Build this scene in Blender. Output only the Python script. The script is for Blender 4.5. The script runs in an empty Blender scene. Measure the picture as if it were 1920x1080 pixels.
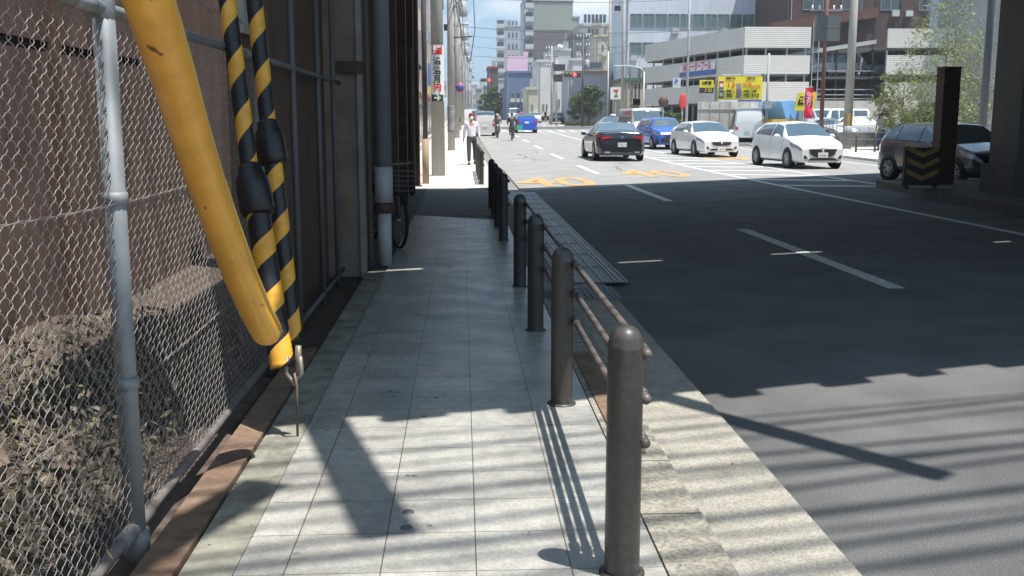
import bpy, bmesh, math, random
from mathutils import Vector, Matrix
random.seed(7)
R = math.radians
sc = bpy.context.scene
col = sc.collection

# ------------------------------------------------------------------ camera, sky, sun, exposure
F, CH = 1920.0, 1.5
PITCH = math.atan(312 / 1920.0); YAW = R(2.8)
cam = bpy.data.cameras.new("camera"); cam.sensor_width = 36; cam.lens = 36; cam.clip_start = .05; cam.clip_end = 5000
camo = bpy.data.objects.new("camera", cam); col.objects.link(camo)
camo.location = (0, 0, CH); camo.rotation_euler = (R(90) - PITCH, 0, -YAW)
sc.camera = camo
SUNV = Vector((.27, -.20, 1)).normalized()          # towards the sun
ELEV = math.asin(SUNV.z); AZ = math.atan2(SUNV.x, SUNV.y)
w = bpy.data.worlds.new("World"); sc.world = w; w.use_nodes = True
nt = w.node_tree; nt.nodes.clear()
def wn(t, **k):
    n = nt.nodes.new(t)
    for a, b in k.items(): setattr(n, a, b)
    return n
wo = wn('ShaderNodeOutputWorld'); bg = wn('ShaderNodeBackground'); sky = wn('ShaderNodeTexSky')
sky.sky_type = 'NISHITA'; sky.sun_disc = False; sky.sun_elevation = ELEV; sky.sun_rotation = AZ
sky.air_density = 1.2; sky.dust_density = 1.5; sky.ozone_density = 1.5
bg.inputs[1].default_value = .066
tc = wn('ShaderNodeTexCoord'); mp = wn('ShaderNodeMapping'); mp.inputs['Scale'].default_value = (1.6, 1.6, 5.5); mp.inputs['Location'].default_value = (.3, .2, .15)
nz = wn('ShaderNodeTexNoise'); nz.inputs['Scale'].default_value = 2.6; nz.inputs['Detail'].default_value = 9; nz.inputs['Roughness'].default_value = .58
rp = wn('ShaderNodeValToRGB'); rp.color_ramp.elements[0].position = .51; rp.color_ramp.elements[1].position = .68
mx = wn('ShaderNodeMix', data_type='RGBA'); mx.inputs['B'].default_value = (10.5, 10.8, 11.2, 1)
nt.links.new(tc.outputs['Generated'], mp.inputs[0]); nt.links.new(mp.outputs[0], nz.inputs[0])
nt.links.new(nz.outputs[0], rp.inputs[0]); nt.links.new(rp.outputs[0], mx.inputs['Factor'])
sb = wn('ShaderNodeMix', data_type='RGBA'); sb.inputs['Factor'].default_value = .7; sb.inputs['B'].default_value = (3.7, 6.7, 9.9, 1)
nt.links.new(sky.outputs[0], sb.inputs['A']); nt.links.new(sb.outputs['Result'], mx.inputs['A']); nt.links.new(mx.outputs['Result'], bg.inputs[0]); nt.links.new(bg.outputs[0], wo.inputs[0])
sl = bpy.data.lights.new("sun", 'SUN'); sl.energy = 4.9; sl.angle = R(.53); sl.color = (1, .96, .9)
so = bpy.data.objects.new("sun", sl); col.objects.link(so); so.rotation_euler = SUNV.to_track_quat('Z', 'Y').to_euler()
sc.view_settings.view_transform = 'Standard'; sc.view_settings.look = 'None'; sc.view_settings.gamma = 1
sc.view_settings.exposure = .66
sc.cycles.use_denoising = True
sc.cycles.max_bounces = 7; sc.cycles.diffuse_bounces = 4; sc.cycles.glossy_bounces = 3; sc.cycles.transparent_max_bounces = 6

# ------------------------------------------------------------------ where things stand
CP, SP = math.cos(PITCH), math.sin(PITCH)
FW = Vector((math.sin(YAW) * CP, math.cos(YAW) * CP, -SP)); RT = Vector((math.cos(YAW), -math.sin(YAW), 0)); UP = RT.cross(FW)
def gz(y):                                            # the street rises gently beyond the railway bridge
    if y < 25: return 0.0
    if y < 51: return .00025 * (y - 25) ** 2
    return .169 + .013 * (y - 51)
def ray(px, py): return FW + RT * ((px - 960) / F) + UP * ((540 - py) / F)
def at(px, py, Y):                                    # the point on the plane y = Y seen at that place of the photo
    d = ray(px, py); return Vector((0, 0, CH)) + d * (Y / d.y)
def dp(px, py, D): return Vector((0, 0, CH)) + ray(px, py) * D
def X(px, Y): return at(px, 228, Y).x
def Z(py, Y): return at(900, py, Y).z

# ------------------------------------------------------------------ materials
MATS = {}
def mat(name, c, rough=.7, metal=0, var=.12, scale=3.0, c2=None, bump=0, bscale=40, spec=.5, stretch=None, coat=0, emit=None):
    if name in MATS: return MATS[name]
    m = bpy.data.materials.new(name); m.use_nodes = True; t = m.node_tree; b = t.nodes['Principled BSDF']
    b.inputs['Roughness'].default_value = rough; b.inputs['Metallic'].default_value = metal
    b.inputs['Specular IOR Level'].default_value = spec; b.inputs['Coat Weight'].default_value = coat
    co = t.nodes.new('ShaderNodeTexCoord'); ma = t.nodes.new('ShaderNodeMapping'); t.links.new(co.outputs['Object'], ma.inputs[0])
    if stretch: ma.inputs['Scale'].default_value = stretch
    n = t.nodes.new('ShaderNodeTexNoise'); n.inputs['Scale'].default_value = scale; n.inputs['Detail'].default_value = 7; n.inputs['Roughness'].default_value = .65
    t.links.new(ma.outputs[0], n.inputs[0])
    r = t.nodes.new('ShaderNodeValToRGB'); r.color_ramp.elements[0].position = .3; r.color_ramp.elements[1].position = .7
    a = tuple(max(0, v * (1 - var)) for v in c[:3]); z = c2 if c2 else tuple(min(1, v * (1 + var)) for v in c[:3])
    r.color_ramp.elements[0].color = (*a, 1); r.color_ramp.elements[1].color = (*z[:3], 1)
    t.links.new(n.outputs[0], r.inputs[0]); t.links.new(r.outputs[0], b.inputs['Base Color'])
    if bump:
        n2 = t.nodes.new('ShaderNodeTexNoise'); n2.inputs['Scale'].default_value = bscale; n2.inputs['Detail'].default_value = 4; t.links.new(ma.outputs[0], n2.inputs[0])
        bp = t.nodes.new('ShaderNodeBump'); bp.inputs['Strength'].default_value = bump; bp.inputs['Distance'].default_value = .01
        t.links.new(n2.outputs[0], bp.inputs['Height']); t.links.new(bp.outputs[0], b.inputs['Normal'])
    if emit:
        b.inputs['Emission Color'].default_value = (*emit[:3], 1); b.inputs['Emission Strength'].default_value = emit[3]
    MATS[name] = m; return m
def nodes_of(m): return m.node_tree, m.node_tree.nodes['Principled BSDF']
asphalt = mat('asphalt', (.108, .108, .112), .78, var=.16, scale=.5, bump=.5, bscale=120, spec=.35)  # darkened: part of the bridge's shade is put into this colour
asphalt_lit = mat('sunlit_asphalt', (.265, .26, .25), .8, var=.1, scale=.5, bump=.5, bscale=120, spec=.35)  # paler copy of the asphalt, sunlight beyond the bridge put into the colour
def add_speckle(m, lo, hi, scale, fac=.5):
    t, b = nodes_of(m); src = b.inputs['Base Color'].links[0].from_socket
    co = t.nodes.new('ShaderNodeTexCoord'); n = t.nodes.new('ShaderNodeTexNoise'); n.inputs['Scale'].default_value = scale; n.inputs['Detail'].default_value = 3
    t.links.new(co.outputs['Object'], n.inputs[0])
    r = t.nodes.new('ShaderNodeValToRGB'); r.color_ramp.elements[0].position = .38; r.color_ramp.elements[1].position = .62
    r.color_ramp.elements[0].color = (lo, lo, lo, 1); r.color_ramp.elements[1].color = (hi, hi, hi * .97, 1); t.links.new(n.outputs[0], r.inputs[0])
    x = t.nodes.new('ShaderNodeMix'); x.data_type = 'RGBA'; x.blend_type = 'MULTIPLY'; x.inputs['Factor'].default_value = fac
    t.links.new(src, x.inputs['A']); t.links.new(r.outputs[0], x.inputs['B']); t.links.new(x.outputs['Result'], b.inputs['Base Color'])
add_speckle(asphalt, .55, 1.5, 160, .8); add_speckle(asphalt, .8, 1.2, 1.3, .8); add_speckle(asphalt_lit, .9, 1.1, 1.1, .8)
concrete = mat('concrete', (.34, .33, .31), .85, var=.15, scale=4, bump=.4, bscale=60)
gutterm = mat('gutter_concrete', (.31, .29, .25), .85, var=.2, scale=6, bump=.5, bscale=90); add_speckle(gutterm, .7, 1.25, 110, .8)
curbm = mat('curb_stone', (.27, .25, .21), .85, var=.22, scale=7, bump=.5, bscale=70); add_speckle(curbm, .6, 1.3, 60, .7)
pavem = mat('far_pavement', (.48, .46, .42), .85, var=.1, scale=2)
ground_m = mat('ground', (.2, .19, .17), .9, var=.2, scale=1)
paint = mat('road_paint', (.62, .62, .6), .6, var=.12, scale=9); add_speckle(paint, .55, 1.1, 35, .7)
paint_o = mat('orange_road_paint', (.62, .33, .11), .7, var=.12, scale=5, c2=(.5, .33, .17)); add_speckle(paint_o, .7, 1.2, 20, .7); add_speckle(paint_o, .8, 1.05, 4, .6)
grout = mat('tile_joint', (.06, .06, .06), .9)
# square paving tiles with joints and a tint of their own
tile = bpy.data.materials.new('paving_tiles'); tile.use_nodes = True
t, b = nodes_of(tile); b.inputs['Roughness'].default_value = .6
co = t.nodes.new('ShaderNodeTexCoord'); ma = t.nodes.new('ShaderNodeMapping'); ma.inputs['Location'].default_value = (.588, .06, 0); t.links.new(co.outputs['Object'], ma.inputs[0])
br = t.nodes.new('ShaderNodeTexBrick'); br.offset = 0; br.squash = 1; t.links.new(ma.outputs[0], br.inputs[0])
for k, v in (('Scale', 1), ('Mortar Size', .0024), ('Mortar Smooth', .2), ('Brick Width', .313), ('Row Height', .322), ('Bias', 0)): br.inputs[k].default_value = v
br.inputs['Color1'].default_value = (.37, .36, .34, 1); br.inputs['Color2'].default_value = (.42, .41, .39, 1); br.inputs['Mortar'].default_value = (.11, .105, .095, 1)
t.links.new(br.outputs['Color'], b.inputs['Base Color'])
bp = t.nodes.new('ShaderNodeBump'); bp.inputs['Strength'].default_value = .5; bp.inputs['Distance'].default_value = .004; bp.invert = True
t.links.new(br.outputs['Fac'], bp.inputs['Height']); t.links.new(bp.outputs[0], b.inputs['Normal'])
add_speckle(tile, .72, 1.12, 2.2, .8); add_speckle(tile, .8, 1.05, 14, .6); add_speckle(tile, .7, 1.15, 90, .5)
t, b = nodes_of(tile)
n = t.nodes.new('ShaderNodeTexNoise'); n.inputs['Scale'].default_value = 3; mr = t.nodes.new('ShaderNodeMapRange'); mr.inputs['To Min'].default_value = .24; mr.inputs['To Max'].default_value = .52
t.links.new(co.outputs['Object'], n.inputs[0]); t.links.new(n.outputs[0], mr.inputs[0]); t.links.new(mr.outputs[0], b.inputs['Roughness'])

rust = mat('rusty_steel_plate', (.15, .085, .055), .85, var=.4, scale=7, c2=(.25, .17, .115), bump=.3)
rustd = mat('dark_rust_steel', (.09, .05, .035), .75, var=.4, scale=6, bump=.3)
galv = mat('galvanised_steel', (.23, .25, .265), .6, metal=.25, var=.15, scale=9)
wirem = mat('galvanised_wire', (.26, .24, .225), .5, metal=.3, var=.25, scale=12)
darkpost = mat('brown_painted_steel', (.052, .046, .042), .42, var=.2, scale=6, coat=.1); add_speckle(darkpost, .8, 1.4, 60, .5)
pipem = mat('brown_painted_pipe', (.12, .1, .088), .45, var=.3, scale=14)
yel = mat('yellow_plastic', (.8, .4, .045), .5, var=.08, scale=8, bump=.15, bscale=30); add_speckle(yel, .8, 1.06, 22, .5); 
blk = mat('black_rubber', (.016, .016, .017), .4, var=.3, scale=10)
dark = mat('dark_panel', (.12, .075, .05), .8, var=.3, scale=3)
brownwall = mat('stained_brown_wall', (.075, .04, .033), .85, var=.4, scale=2.5, c2=(.14, .088, .072), stretch=(1, 1, .35), bump=.3, bscale=20)
bridgem = mat('bridge_steel', (.07, .055, .05), .7, var=.3, scale=3)
pillarm = mat('old_concrete_pillar', (.26, .19, .145), .85, var=.3, scale=3, bump=.4)
bluepipe = mat('blue_grey_pipe', (.23, .235, .25), .45, var=.12, scale=4)
whitepvc = mat('white_pvc', (.5, .5, .48), .5, var=.15, scale=6)
polec = mat('utility_pole_concrete', (.36, .34, .31), .85, var=.15, scale=4, stretch=(1, 1, .2))
greym = mat('grey_paint', (.3, .31, .33), .6)
black = mat('flat_black', (.02, .02, .02), .6)
white = mat('white_paint', (.75, .75, .74), .5, var=.05)
redp = mat('red_paint', (.65, .04, .04), .5, var=.08)
glassd = mat('window_glass', (.06, .075, .085), .08, spec=.8, var=.3, scale=.3)
carglass = mat('car_glass', (.06, .095, .12), .03, spec=1, var=.1, coat=.5)
tyrem = mat('tyre_rubber', (.015, .015, .015), .8)
rimm = mat('alloy', (.5, .5, .52), .3, metal=.8)
chrome = mat('chrome', (.7, .7, .7), .15, metal=1)
platem = mat('plate_white', (.7, .7, .68), .5)
tailm = mat('tail_light_red', (.5, .01, .015), .15, coat=1)
headm = mat('headlight_lens', (.3, .32, .34), .12, metal=.3, coat=1)
dirt = mat('dirt_soil', (.09, .066, .052), .95, var=.45, scale=11, bump=1, bscale=25)
skin = mat('skin', (.5, .3, .21), .6)
hairm = mat('dark_hair', (.02, .015, .012), .6)

# ------------------------------------------------------------------ mesh helpers
class MB:
    def __init__(s): s.v = []; s.f = []; s.mi = []; s.sm = []
    def add(s, vs, fs, mi=0, smooth=False):
        o = len(s.v); s.v += [tuple(v) for v in vs]
        for i, f in enumerate(fs):
            s.f.append(tuple(o + j for j in f)); s.mi.append(mi[i] if isinstance(mi, list) else mi); s.sm.append(smooth)
        return s
    def box(s, x0, x1, y0, y1, z0, z1, mi=0):
        return s.add([(x0,y0,z0),(x1,y0,z0),(x1,y1,z0),(x0,y1,z0),(x0,y0,z1),(x1,y0,z1),(x1,y1,z1),(x0,y1,z1)],
                     [(0,3,2,1),(4,5,6,7),(0,1,5,4),(1,2,6,5),(2,3,7,6),(3,0,4,7)], mi)
    def cbox(s, c, sx, sy, sz, mi=0): return s.box(c[0]-sx/2, c[0]+sx/2, c[1]-sy/2, c[1]+sy/2, c[2]-sz/2, c[2]+sz/2, mi)
    def tube(s, pts, r, n=8, mi=0, caps=True, smooth=True):
        pts = [Vector(p) for p in pts]; rs = r if isinstance(r, (list, tuple)) else [r] * len(pts)
        vs = []; up = None
        for i, p in enumerate(pts):
            d = (pts[min(i+1, len(pts)-1)] - pts[max(i-1, 0)]).normalized()
            if up is None: up = Vector((0,0,1)) if abs(d.z) < .9 else Vector((1,0,0))
            a = d.cross(up)
            if a.length < 1e-4: a = d.orthogonal()
            a.normalize(); b = a.cross(d).normalized(); up = b
            for k in range(n):
                t = 2*math.pi*k/n; vs.append(p + (a*math.cos(t) + b*math.sin(t)) * rs[i])
        fs = [(i*n+k, i*n+(k+1)%n, (i+1)*n+(k+1)%n, (i+1)*n+k) for i in range(len(pts)-1) for k in range(n)]
        s.add(vs, fs, mi, smooth)
        if caps:
            o = len(s.v) - len(vs)
            s.f += [tuple(o+k for k in reversed(range(n))), tuple(o+(len(pts)-1)*n+k for k in range(n))]; s.mi += [mi, mi]; s.sm += [False, False]
        return s
    def lathe(s, prof, c=(0,0,0), n=20, mi=0, axis='z'):
        vs = []
        for r, h in prof:
            for k in range(n):
                t = 2*math.pi*k/n; a, b = r*math.cos(t), r*math.sin(t)
                p = (a, b, h) if axis == 'z' else ((h, a, b) if axis == 'x' else (a, h, b))
                vs.append((c[0]+p[0], c[1]+p[1], c[2]+p[2]))
        fs = [(i*n+k, i*n+(k+1)%n, (i+1)*n+(k+1)%n, (i+1)*n+k) for i in range(len(prof)-1) for k in range(n)]
        return s.add(vs, fs, mi, True)
    def poly(s, pts, mi=0): return s.add(pts, [tuple(range(len(pts)))], mi)
    def prism(s, pts, d, mi=0):                       # polygon pushed by vector d
        n = len(pts); d = Vector(d); p2 = [tuple(Vector(p)+d) for p in pts]
        return s.add(list(pts)+p2, [tuple(range(n)), tuple(reversed(range(n, 2*n)))] + [(i, (i+1)%n, n+(i+1)%n, n+i) for i in range(n)], mi)
    def build(s, name, m, parent=None, loc=None):
        me = bpy.data.meshes.new(name); me.from_pydata(s.v, [], s.f)
        for mm in (m if isinstance(m, (list, tuple)) else [m]): me.materials.append(mm)
        me.polygons.foreach_set('material_index', s.mi); me.polygons.foreach_set('use_smooth', s.sm)
        bm = bmesh.new(); bm.from_mesh(me); bmesh.ops.recalc_face_normals(bm, faces=bm.faces); bm.to_mesh(me); bm.free()
        me.update(); o = bpy.data.objects.new(name, me); col.objects.link(o)
        if parent: o.parent = parent
        if loc: o.location = loc
        return o
def thing(name, label, cat, loc=(0,0,0), rz=0, group=None):
    o = bpy.data.objects.new(name, None); o.empty_display_size = .2; col.objects.link(o)
    o.location = loc; o.rotation_euler = (0, 0, rz); o['label'] = label; o['category'] = cat
    if group: o['group'] = group
    return o
def tag(o, label, cat, group=None):
    o['label'] = label; o['category'] = cat
    if group: o['group'] = group
    return o
def struct(o, k='structure'): o['kind'] = k; return o
KIDS = {}
def dup(root, loc, rz=0, label=None, scale=None):
    def cp(o, par):
        c = o.copy(); col.objects.link(c)
        if par: c.parent = par
        for k in [x for x in ALL if x.parent == o]: cp(k, c)
        return c
    ALL = [x for x in bpy.data.objects if x.parent]
    r = cp(root, None); r.location = loc; r.rotation_euler = (0, 0, rz)
    if scale: r.scale = scale
    if label: r['label'] = label
    return r
def text(body, name, m, parent, loc, size, rot=(R(90), 0, 0), ext=.004, sx=1.0, bold=0, spacing=1.0, align='CENTER'):
    c = bpy.data.curves.new(name, 'FONT'); c.body = body; c.size = size; c.extrude = ext; c.align_x = align; c.align_y = 'CENTER'; c.offset = bold; c.space_line = spacing
    o = bpy.data.objects.new(name, c); col.objects.link(o); bpy.context.view_layer.update()
    me = bpy.data.meshes.new_from_object(o.evaluated_get(bpy.context.evaluated_depsgraph_get())); bpy.data.objects.remove(o)
    me.materials.clear(); me.materials.append(m)
    q = bpy.data.objects.new(name, me); col.objects.link(q); q.parent = parent; q.location = loc; q.rotation_euler = rot; q.scale = (sx, 1, 1)
    return q
def sheet(name, pts_l, pts_r, dz, m, parent=None, nx=1):   # strip between two polylines of (x, y), laid on the street
    vs = []; fs = []
    L, Rr = [], []
    for i in range(len(pts_l)-1):
        a, b2, c, d = pts_l[i], pts_l[i+1], pts_r[i], pts_r[i+1]
        n = max(1, int(abs(b2[1]-a[1])/2.5)) if abs(b2[1]-a[1]) < 400 else 80
        for k in range(n + (i == len(pts_l)-2)):
            t = k/n; L.append((a[0]+(b2[0]-a[0])*t, a[1]+(b2[1]-a[1])*t)); Rr.append((c[0]+(d[0]-c[0])*t, c[1]+(d[1]-c[1])*t))
    for (l, r) in zip(L, Rr):
        for k in range(nx+1):
            t = k/nx; x, y = l[0]+(r[0]-l[0])*t, l[1]+(r[1]-l[1])*t; vs.append((x, y, gz(y)+dz))
    w_ = nx+1
    for i in range(len(L)-1):
        for k in range(nx): fs.append((i*w_+k, i*w_+k+1, (i+1)*w_+k+1, (i+1)*w_+k))
    return MB().add(vs, fs).build(name, m, parent)
def slab(name, x0, x1, y0, y1, top, bot, m, parent=None):  # strip with thickness
    mb = MB(); n = max(1, int((y1-y0)/3)); a = [y0+(y1-y0)*i/n for i in range(n+1)]; vs = []; fs = []
    for y in a: vs += [(x0,y,gz(y)+bot),(x1,y,gz(y)+bot),(x1,y,gz(y)+top),(x0,y,gz(y)+top)]
    for i in range(n):
        for k in range(4): fs.append((i*4+k, i*4+(k+1)%4, (i+1)*4+(k+1)%4, (i+1)*4+k))
    fs += [(0,1,2,3), (n*4+3, n*4+2, n*4+1, n*4)]
    return mb.add(vs, fs).build(name, m, parent)

# ------------------------------------------------------------------ ground, road, pavements
yy = [-30, 25, 38, 51, 200, 900, 3000]
struct(sheet('ground', [(-600, y) for y in yy], [(900, y) for y in yy], -.03, ground_m))
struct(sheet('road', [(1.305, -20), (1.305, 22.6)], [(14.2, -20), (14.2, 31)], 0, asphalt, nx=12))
struct(sheet('road', [(1.305, 22.6), (1.3, 31), (1.2, 36), (1.2, 120), (3.5, 240), (30, 700)], [(14.2, 31), (14.3, 33), (14.4, 36), (14.8, 120), (16, 240), (48, 700)], 0, asphalt_lit, nx=12))  # change to the sunlit copy follows the bridge's shadow edge
struct(sheet('side_road', [(14.2, 56), (14.2, 66)], [(70, 56), (70, 66)], .004, asphalt))
struct(sheet('cross_road', [(-60, 98), (-60, 112)], [(90, 98), (90, 112)], .004, asphalt))
SW = .05
struct(slab('tiled_pavement', -.75, .655, -6, 15.2, SW, -.1, tile))
struct(MB().prism([(-.75, 15.2, SW), (.655, 15.2, SW), (.655, 15.21, SW), (-.75, 16.1, SW)], (0, 0, -.15)).build('tiled_pavement_end', tile))
struct(slab('kerb', .66, .885, -6, 8.3, SW + .006, -.1, curbm))
struct(slab('kerb_stone', .66, .885, 9.15, 22.2, SW + .004, -.1, curbm))
struct(slab('gutter', .888, 1.302, -6, 22.2, .03, -.1, gutterm))
gl = struct(slab('gutter_gap', 1.302, 1.312, -6, 22.2, .004, -.1, grout))
struct(slab('verge_concrete', -.93, -.755, -6, 10, SW - .004, -.1, mat('mossy_concrete', (.2, .185, .15), .9, var=.4, scale=6, c2=(.34, .33, .27), bump=.5)))
struct(slab('verge_ground', -1.6, -.755, 10, 22.5, SW - .006, -.1, mat('grimy_ground', (.07, .065, .06), .9, var=.4, scale=4)))
struct(slab('driveway', -1.6, 1.0, 16.12, 22.6, SW - .015, -.1, mat('old_asphalt', (.13, .13, .13), .85, var=.2, scale=3, bump=.3)))
struct(slab('driveway_ramp', -.75, .655, 15.0, 16.15, SW - .02, -.1, MATS['old_asphalt']))
struct(slab('far_pavement', -2.3, .62, 22.65, 420, .05, -.1, pavem))
struct(slab('far_kerb', .62, .86, 22.7, 420, .056, -.1, mat('pale_kerb', (.42, .4, .36), .85, var=.1)))
struct(slab('opposite_pavement', 15.6, 40, 27, 55.5, .06, -.1, pavem))
struct(slab('opposite_corner_pavement', 15.2, 70, 66.5, 97.5, .06, -.1, pavem))
struct(slab('far_opposite_pavement', 15.2, 22, 112.5, 240, .06, -.1, pavem))
for i in range(26):
    y = -1.2 + i*.6
    if not 8.2 < y < 9.2: struct(MB().box(.66, .885, y, y+.006, SW+.0061, SW+.0075).build('kerb_joint', grout))
lt = MB(); rl = random.Random(5)
for i in range(240):
    x = rl.choice([rl.uniform(-.93, -.7), rl.uniform(.55, .9), rl.uniform(-.7, 1.25)]); y = rl.uniform(2.6, 14)**1.0; s_ = rl.uniform(.003, .011); a = rl.uniform(0, 6.28)
    z = SW+.008 if x < .885 else .034
    lt.add([(x+s_*math.cos(a), y+s_*math.sin(a), z), (x-s_*.4*math.sin(a), y+s_*.4*math.cos(a), z+.003), (x-s_*math.cos(a), y-s_*math.sin(a), z+.001), (x+s_*.4*math.sin(a), y-s_*.4*math.cos(a), z)], [(0, 1, 2, 3)])
struct(lt.build('litter', mat('leaf_litter', (.1, .075, .045), .9, var=.5, scale=20, c2=(.2, .17, .1))), 'stuff')
gm = MB()
for i in range(60):
    x, y, r_ = rl.uniform(-.72, .62), rl.uniform(2.8, 14), rl.uniform(.006, .016); gm.lathe([(0, .0012), (r_*.8, .001), (r_, 0)], (x, y, SW+.0003), 9)
struct(gm.build('gum_stains', mat('gum_dark', (.16, .155, .15), .8)), 'stuff')
# rusty plate strip below the fence and beside the kerb
pl = MB(); pl.box(-1.075, -.94, -2, 6.5, .02, SW + .012); tag(pl.build('steel_cover_plate', rust), 'long rust brown steel plate strip between the mesh fence and the concrete verge', 'plate')
pl = MB(); pl.box(.69, .80, 4.3, 6.3, SW + .004, SW + .016); tag(pl.build('drain_cover', rust), 'narrow rusty steel cover strip set in the kerb beside the guard posts', 'drain cover')
# markings
def mark(x0, x1, y0, y1, m=paint, name='lane_line', sk=0): struct(sheet(name, [(x0, y0), (x0+sk, y1)], [(x1, y0), (x1+sk, y1)], .005, m))
for i in range(16):
    y0 = 9.0 + 10.35*i; mark(3.86, 4.03, y0, y0 + 5.2)
mark(7.45, 7.61, -5, 96)
struct(sheet('lane_line', [(9.95, 23.5), (9.95, 33), (8.95, 47), (8.0, 62)], [(10.1, 23.5), (10.1, 33), (9.1, 47), (8.15, 62)], .005, paint))
for i in range(11):
    y0 = 23.3 + 2.45*i; xr = 9.9 if y0 < 33 else 9.9 - (y0-33)*.07
    struct(sheet('hatch_marking', [(7.64, y0+.55), (7.64, y0+1.0)], [(xr, y0), (xr, y0+.45)], .006, paint))
mark(14.0, 14.15, 14, 55)
for i in range(13): mark(1.5+i*1.0, 1.95+i*1.0, 88, 92.5, name='crosswalk')
for i in range(15): mark(1.5+i*.95, 1.95+i*.95, 114, 118, name='crosswalk')
mark(1.6, 7.4, 84.5, 85, name='stop_line'); mark(8, 14, 119.5, 120, name='stop_line')
for (x, y, rz, nm) in ((2.35, 25.6, 0, 'speed_marking'), (5.55, 29.6, 0, 'speed_marking'), (10.6, 41, math.pi, 'speed_marking')):
    o = text('40', nm, paint_o, None, (x, y, gz(y)+.008), 1.4, rot=(math.atan(gz(y+1)-gz(y-1))*.5*(1 if rz == 0 else -1), 0, rz), ext=0, bold=.02); o.scale = (1.4, 3.8, 1); struct(o)
# cracks and a repair patch
rc = random.Random(4)
for k, (x, y, a, L) in enumerate(((2.2, 3.6, .2, 1.6), (3.1, 4.6, 1.2, 1.2), (5.2, 8.2, 1.4, 3.5), (2.4, 12.0, 1.5, 4), (6.2, 12.5, .3, 2.2), (5.0, 30, 1.3, 9), (2.6, 38, 1.5, 12), (6.6, 17, 1.5, 5))):
    pts = []; p = Vector((x, y, 0))
    for i in range(26): pts.append((p.x, p.y)); a2 = a + rc.gauss(0, .5); p = p + Vector((math.cos(a2), math.sin(a2), 0))*L/25
    q = MB()
    for (xa, ya), (xb, yb) in zip(pts, pts[1:]):
        w2 = .004+.0003*ya
        d = Vector((xb-xa, yb-ya)).normalized(); n_ = Vector((-d.y, d.x))*w2; q.add([(xa+n_.x, ya+n_.y, gz(ya)+.004), (xa-n_.x, ya-n_.y, gz(ya)+.004), (xb-n_.x, yb-n_.y, gz(yb)+.004), (xb+n_.x, yb+n_.y, gz(yb)+.004)], [(0, 1, 2, 3)])
    struct(q.build('road_crack', mat('crack_dark', (.05, .05, .05), .9)))


# ------------------------------------------------------------------ railway bridge above (its shade falls on street and pavement)
SX, SY = SUNV.x/SUNV.z, SUNV.y/SUNV.z
HB = 5.5
def over(x, y, h=HB): return (x + SX*h, y + SY*h)
br_ = thing('railway_bridge', 'dark steel railway bridge over the street with piers in the median', 'bridge')
def near(x): return 5.02 + .33*x if x > 0 else 5.02 + .1*x
def far(x): return 23.0 + .58*(x-.8) if x > 0 else 22.6 + .0*x
def slit(x): return 10.3 + .33*x
def deckpoly(pts, name, top=1.1):
    MB().prism([(*over(x, y), HB) for x, y in pts], (0, 0, top)).build(name, bridgem, br_)
xs = [-2.3, -1, 0, 2, 5, 9, 14, 22, 34]
deckpoly([(x, near(x)) for x in xs] + [(x, slit(x)-.05) for x in reversed(xs)], 'deck', .05)
deckpoly([(x, slit(x)+.05) for x in xs] + [(x, far(x)) for x in reversed(xs)], 'deck', .05)
# slit strips left open only in a few places
opens = ((-.93, -.41), (1.68, 2.19), (3.54, 4.2), (6.7, 6.95))
sl_ = MB(); last = -2.3
for a, b_ in list(opens) + [(34, 35)]:
    p = [(last, slit(last)-.06), (a, slit(a)-.06), (a, slit(a)+.06), (last, slit(last)+.06)]
    sl_.prism([(*over(x, y, HB+.06), HB+.06) for x, y in p], (0, 0, .03)); last = b_
sl_.build('joint_cover', bridgem, br_)
for i in range(50):
    te = MB()
    x = -2.25 + i*.62; dxy = .30 if i % 2 else .2
    if x > 24: break
    y = near(x); te.prism([(*over(xx, yyy), HB) for xx, yyy in ((x, y-.12), (x+dxy, y+.33*dxy-.12), (x+dxy, y+.3), (x, y+.3))], (0, 0, .16)); te.build('sleeper', bridgem, br_)
# unseen arms, named bracket, added to cast the shadow bands on road and pavement
def shadow_arm(a, b2, wd, name):
    a, b2 = Vector(over(*a)), Vector(over(*b2)); d = (b2-a).normalized(); n_ = Vector((-d.y, d.x))*wd/2
    return MB().prism([(*(a-n_), HB+.2), (*(b2-n_), HB+.2), (*(b2+n_), HB+.2), (*(a+n_), HB+.2)], (0, 0, .15)).build(name, bridgem, br_)
shadow_arm((.9, 5.6), (2.12, 4.05), .15, 'bracket')
shadow_arm((-.72, 5.2), (-.21, 3.42), .2, 'bracket'); shadow_arm((-.74, 4.0), (-1.1, 3.1), .16, 'bracket')
# girders and piers
gd = MB()
for k in (2.0, 6.5, 11.5): gd.prism([(*over(x, y), HB-.45) for x, y in ((-2.3, near(-2.3)+k), (34, near(34)+k), (34, near(34)+k+.3), (-2.3, near(-2.3)+k+.3))], (0, 0, .45))
gd.build('girder', bridgem, br_)
# overhead wires along the railway
ow = thing('railway_wires', 'overhead wires running along the near side of the railway bridge', 'wires')
cfg = [(4.72, .012, 6.5), (4.5, .02, 7), (4.3, .014, 7.5), (4.12, .022, 7), (3.92, .03, 8.2), (3.78, .014, 7), (3.6, .022, 7.4), (3.42, .034, 8), (3.28, .014, 6.6), (3.05, .025, 7), (2.85, .03, 8), (2.6, .02, 7), (2.3, .04, 8)]
for (y, r_, h) in cfg:
    pts = []
    for i in range(49):
        x = -14 + i; hh = h + 2.5; g_ = over(x, y + x*(.25 + .04*math.sin(y*9)) + .02*math.sin(x*.9+y*5), hh); pts.append((g_[0], g_[1], hh))
    MB().tube(pts, r_, 5).build('wire', black, ow)

MB().box(17.0, 17.6, 6, 29, -.1, HB-.1).build('shade_wall', bridgem, br_)  # unseen wall added to deepen the shade under the bridge
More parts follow.
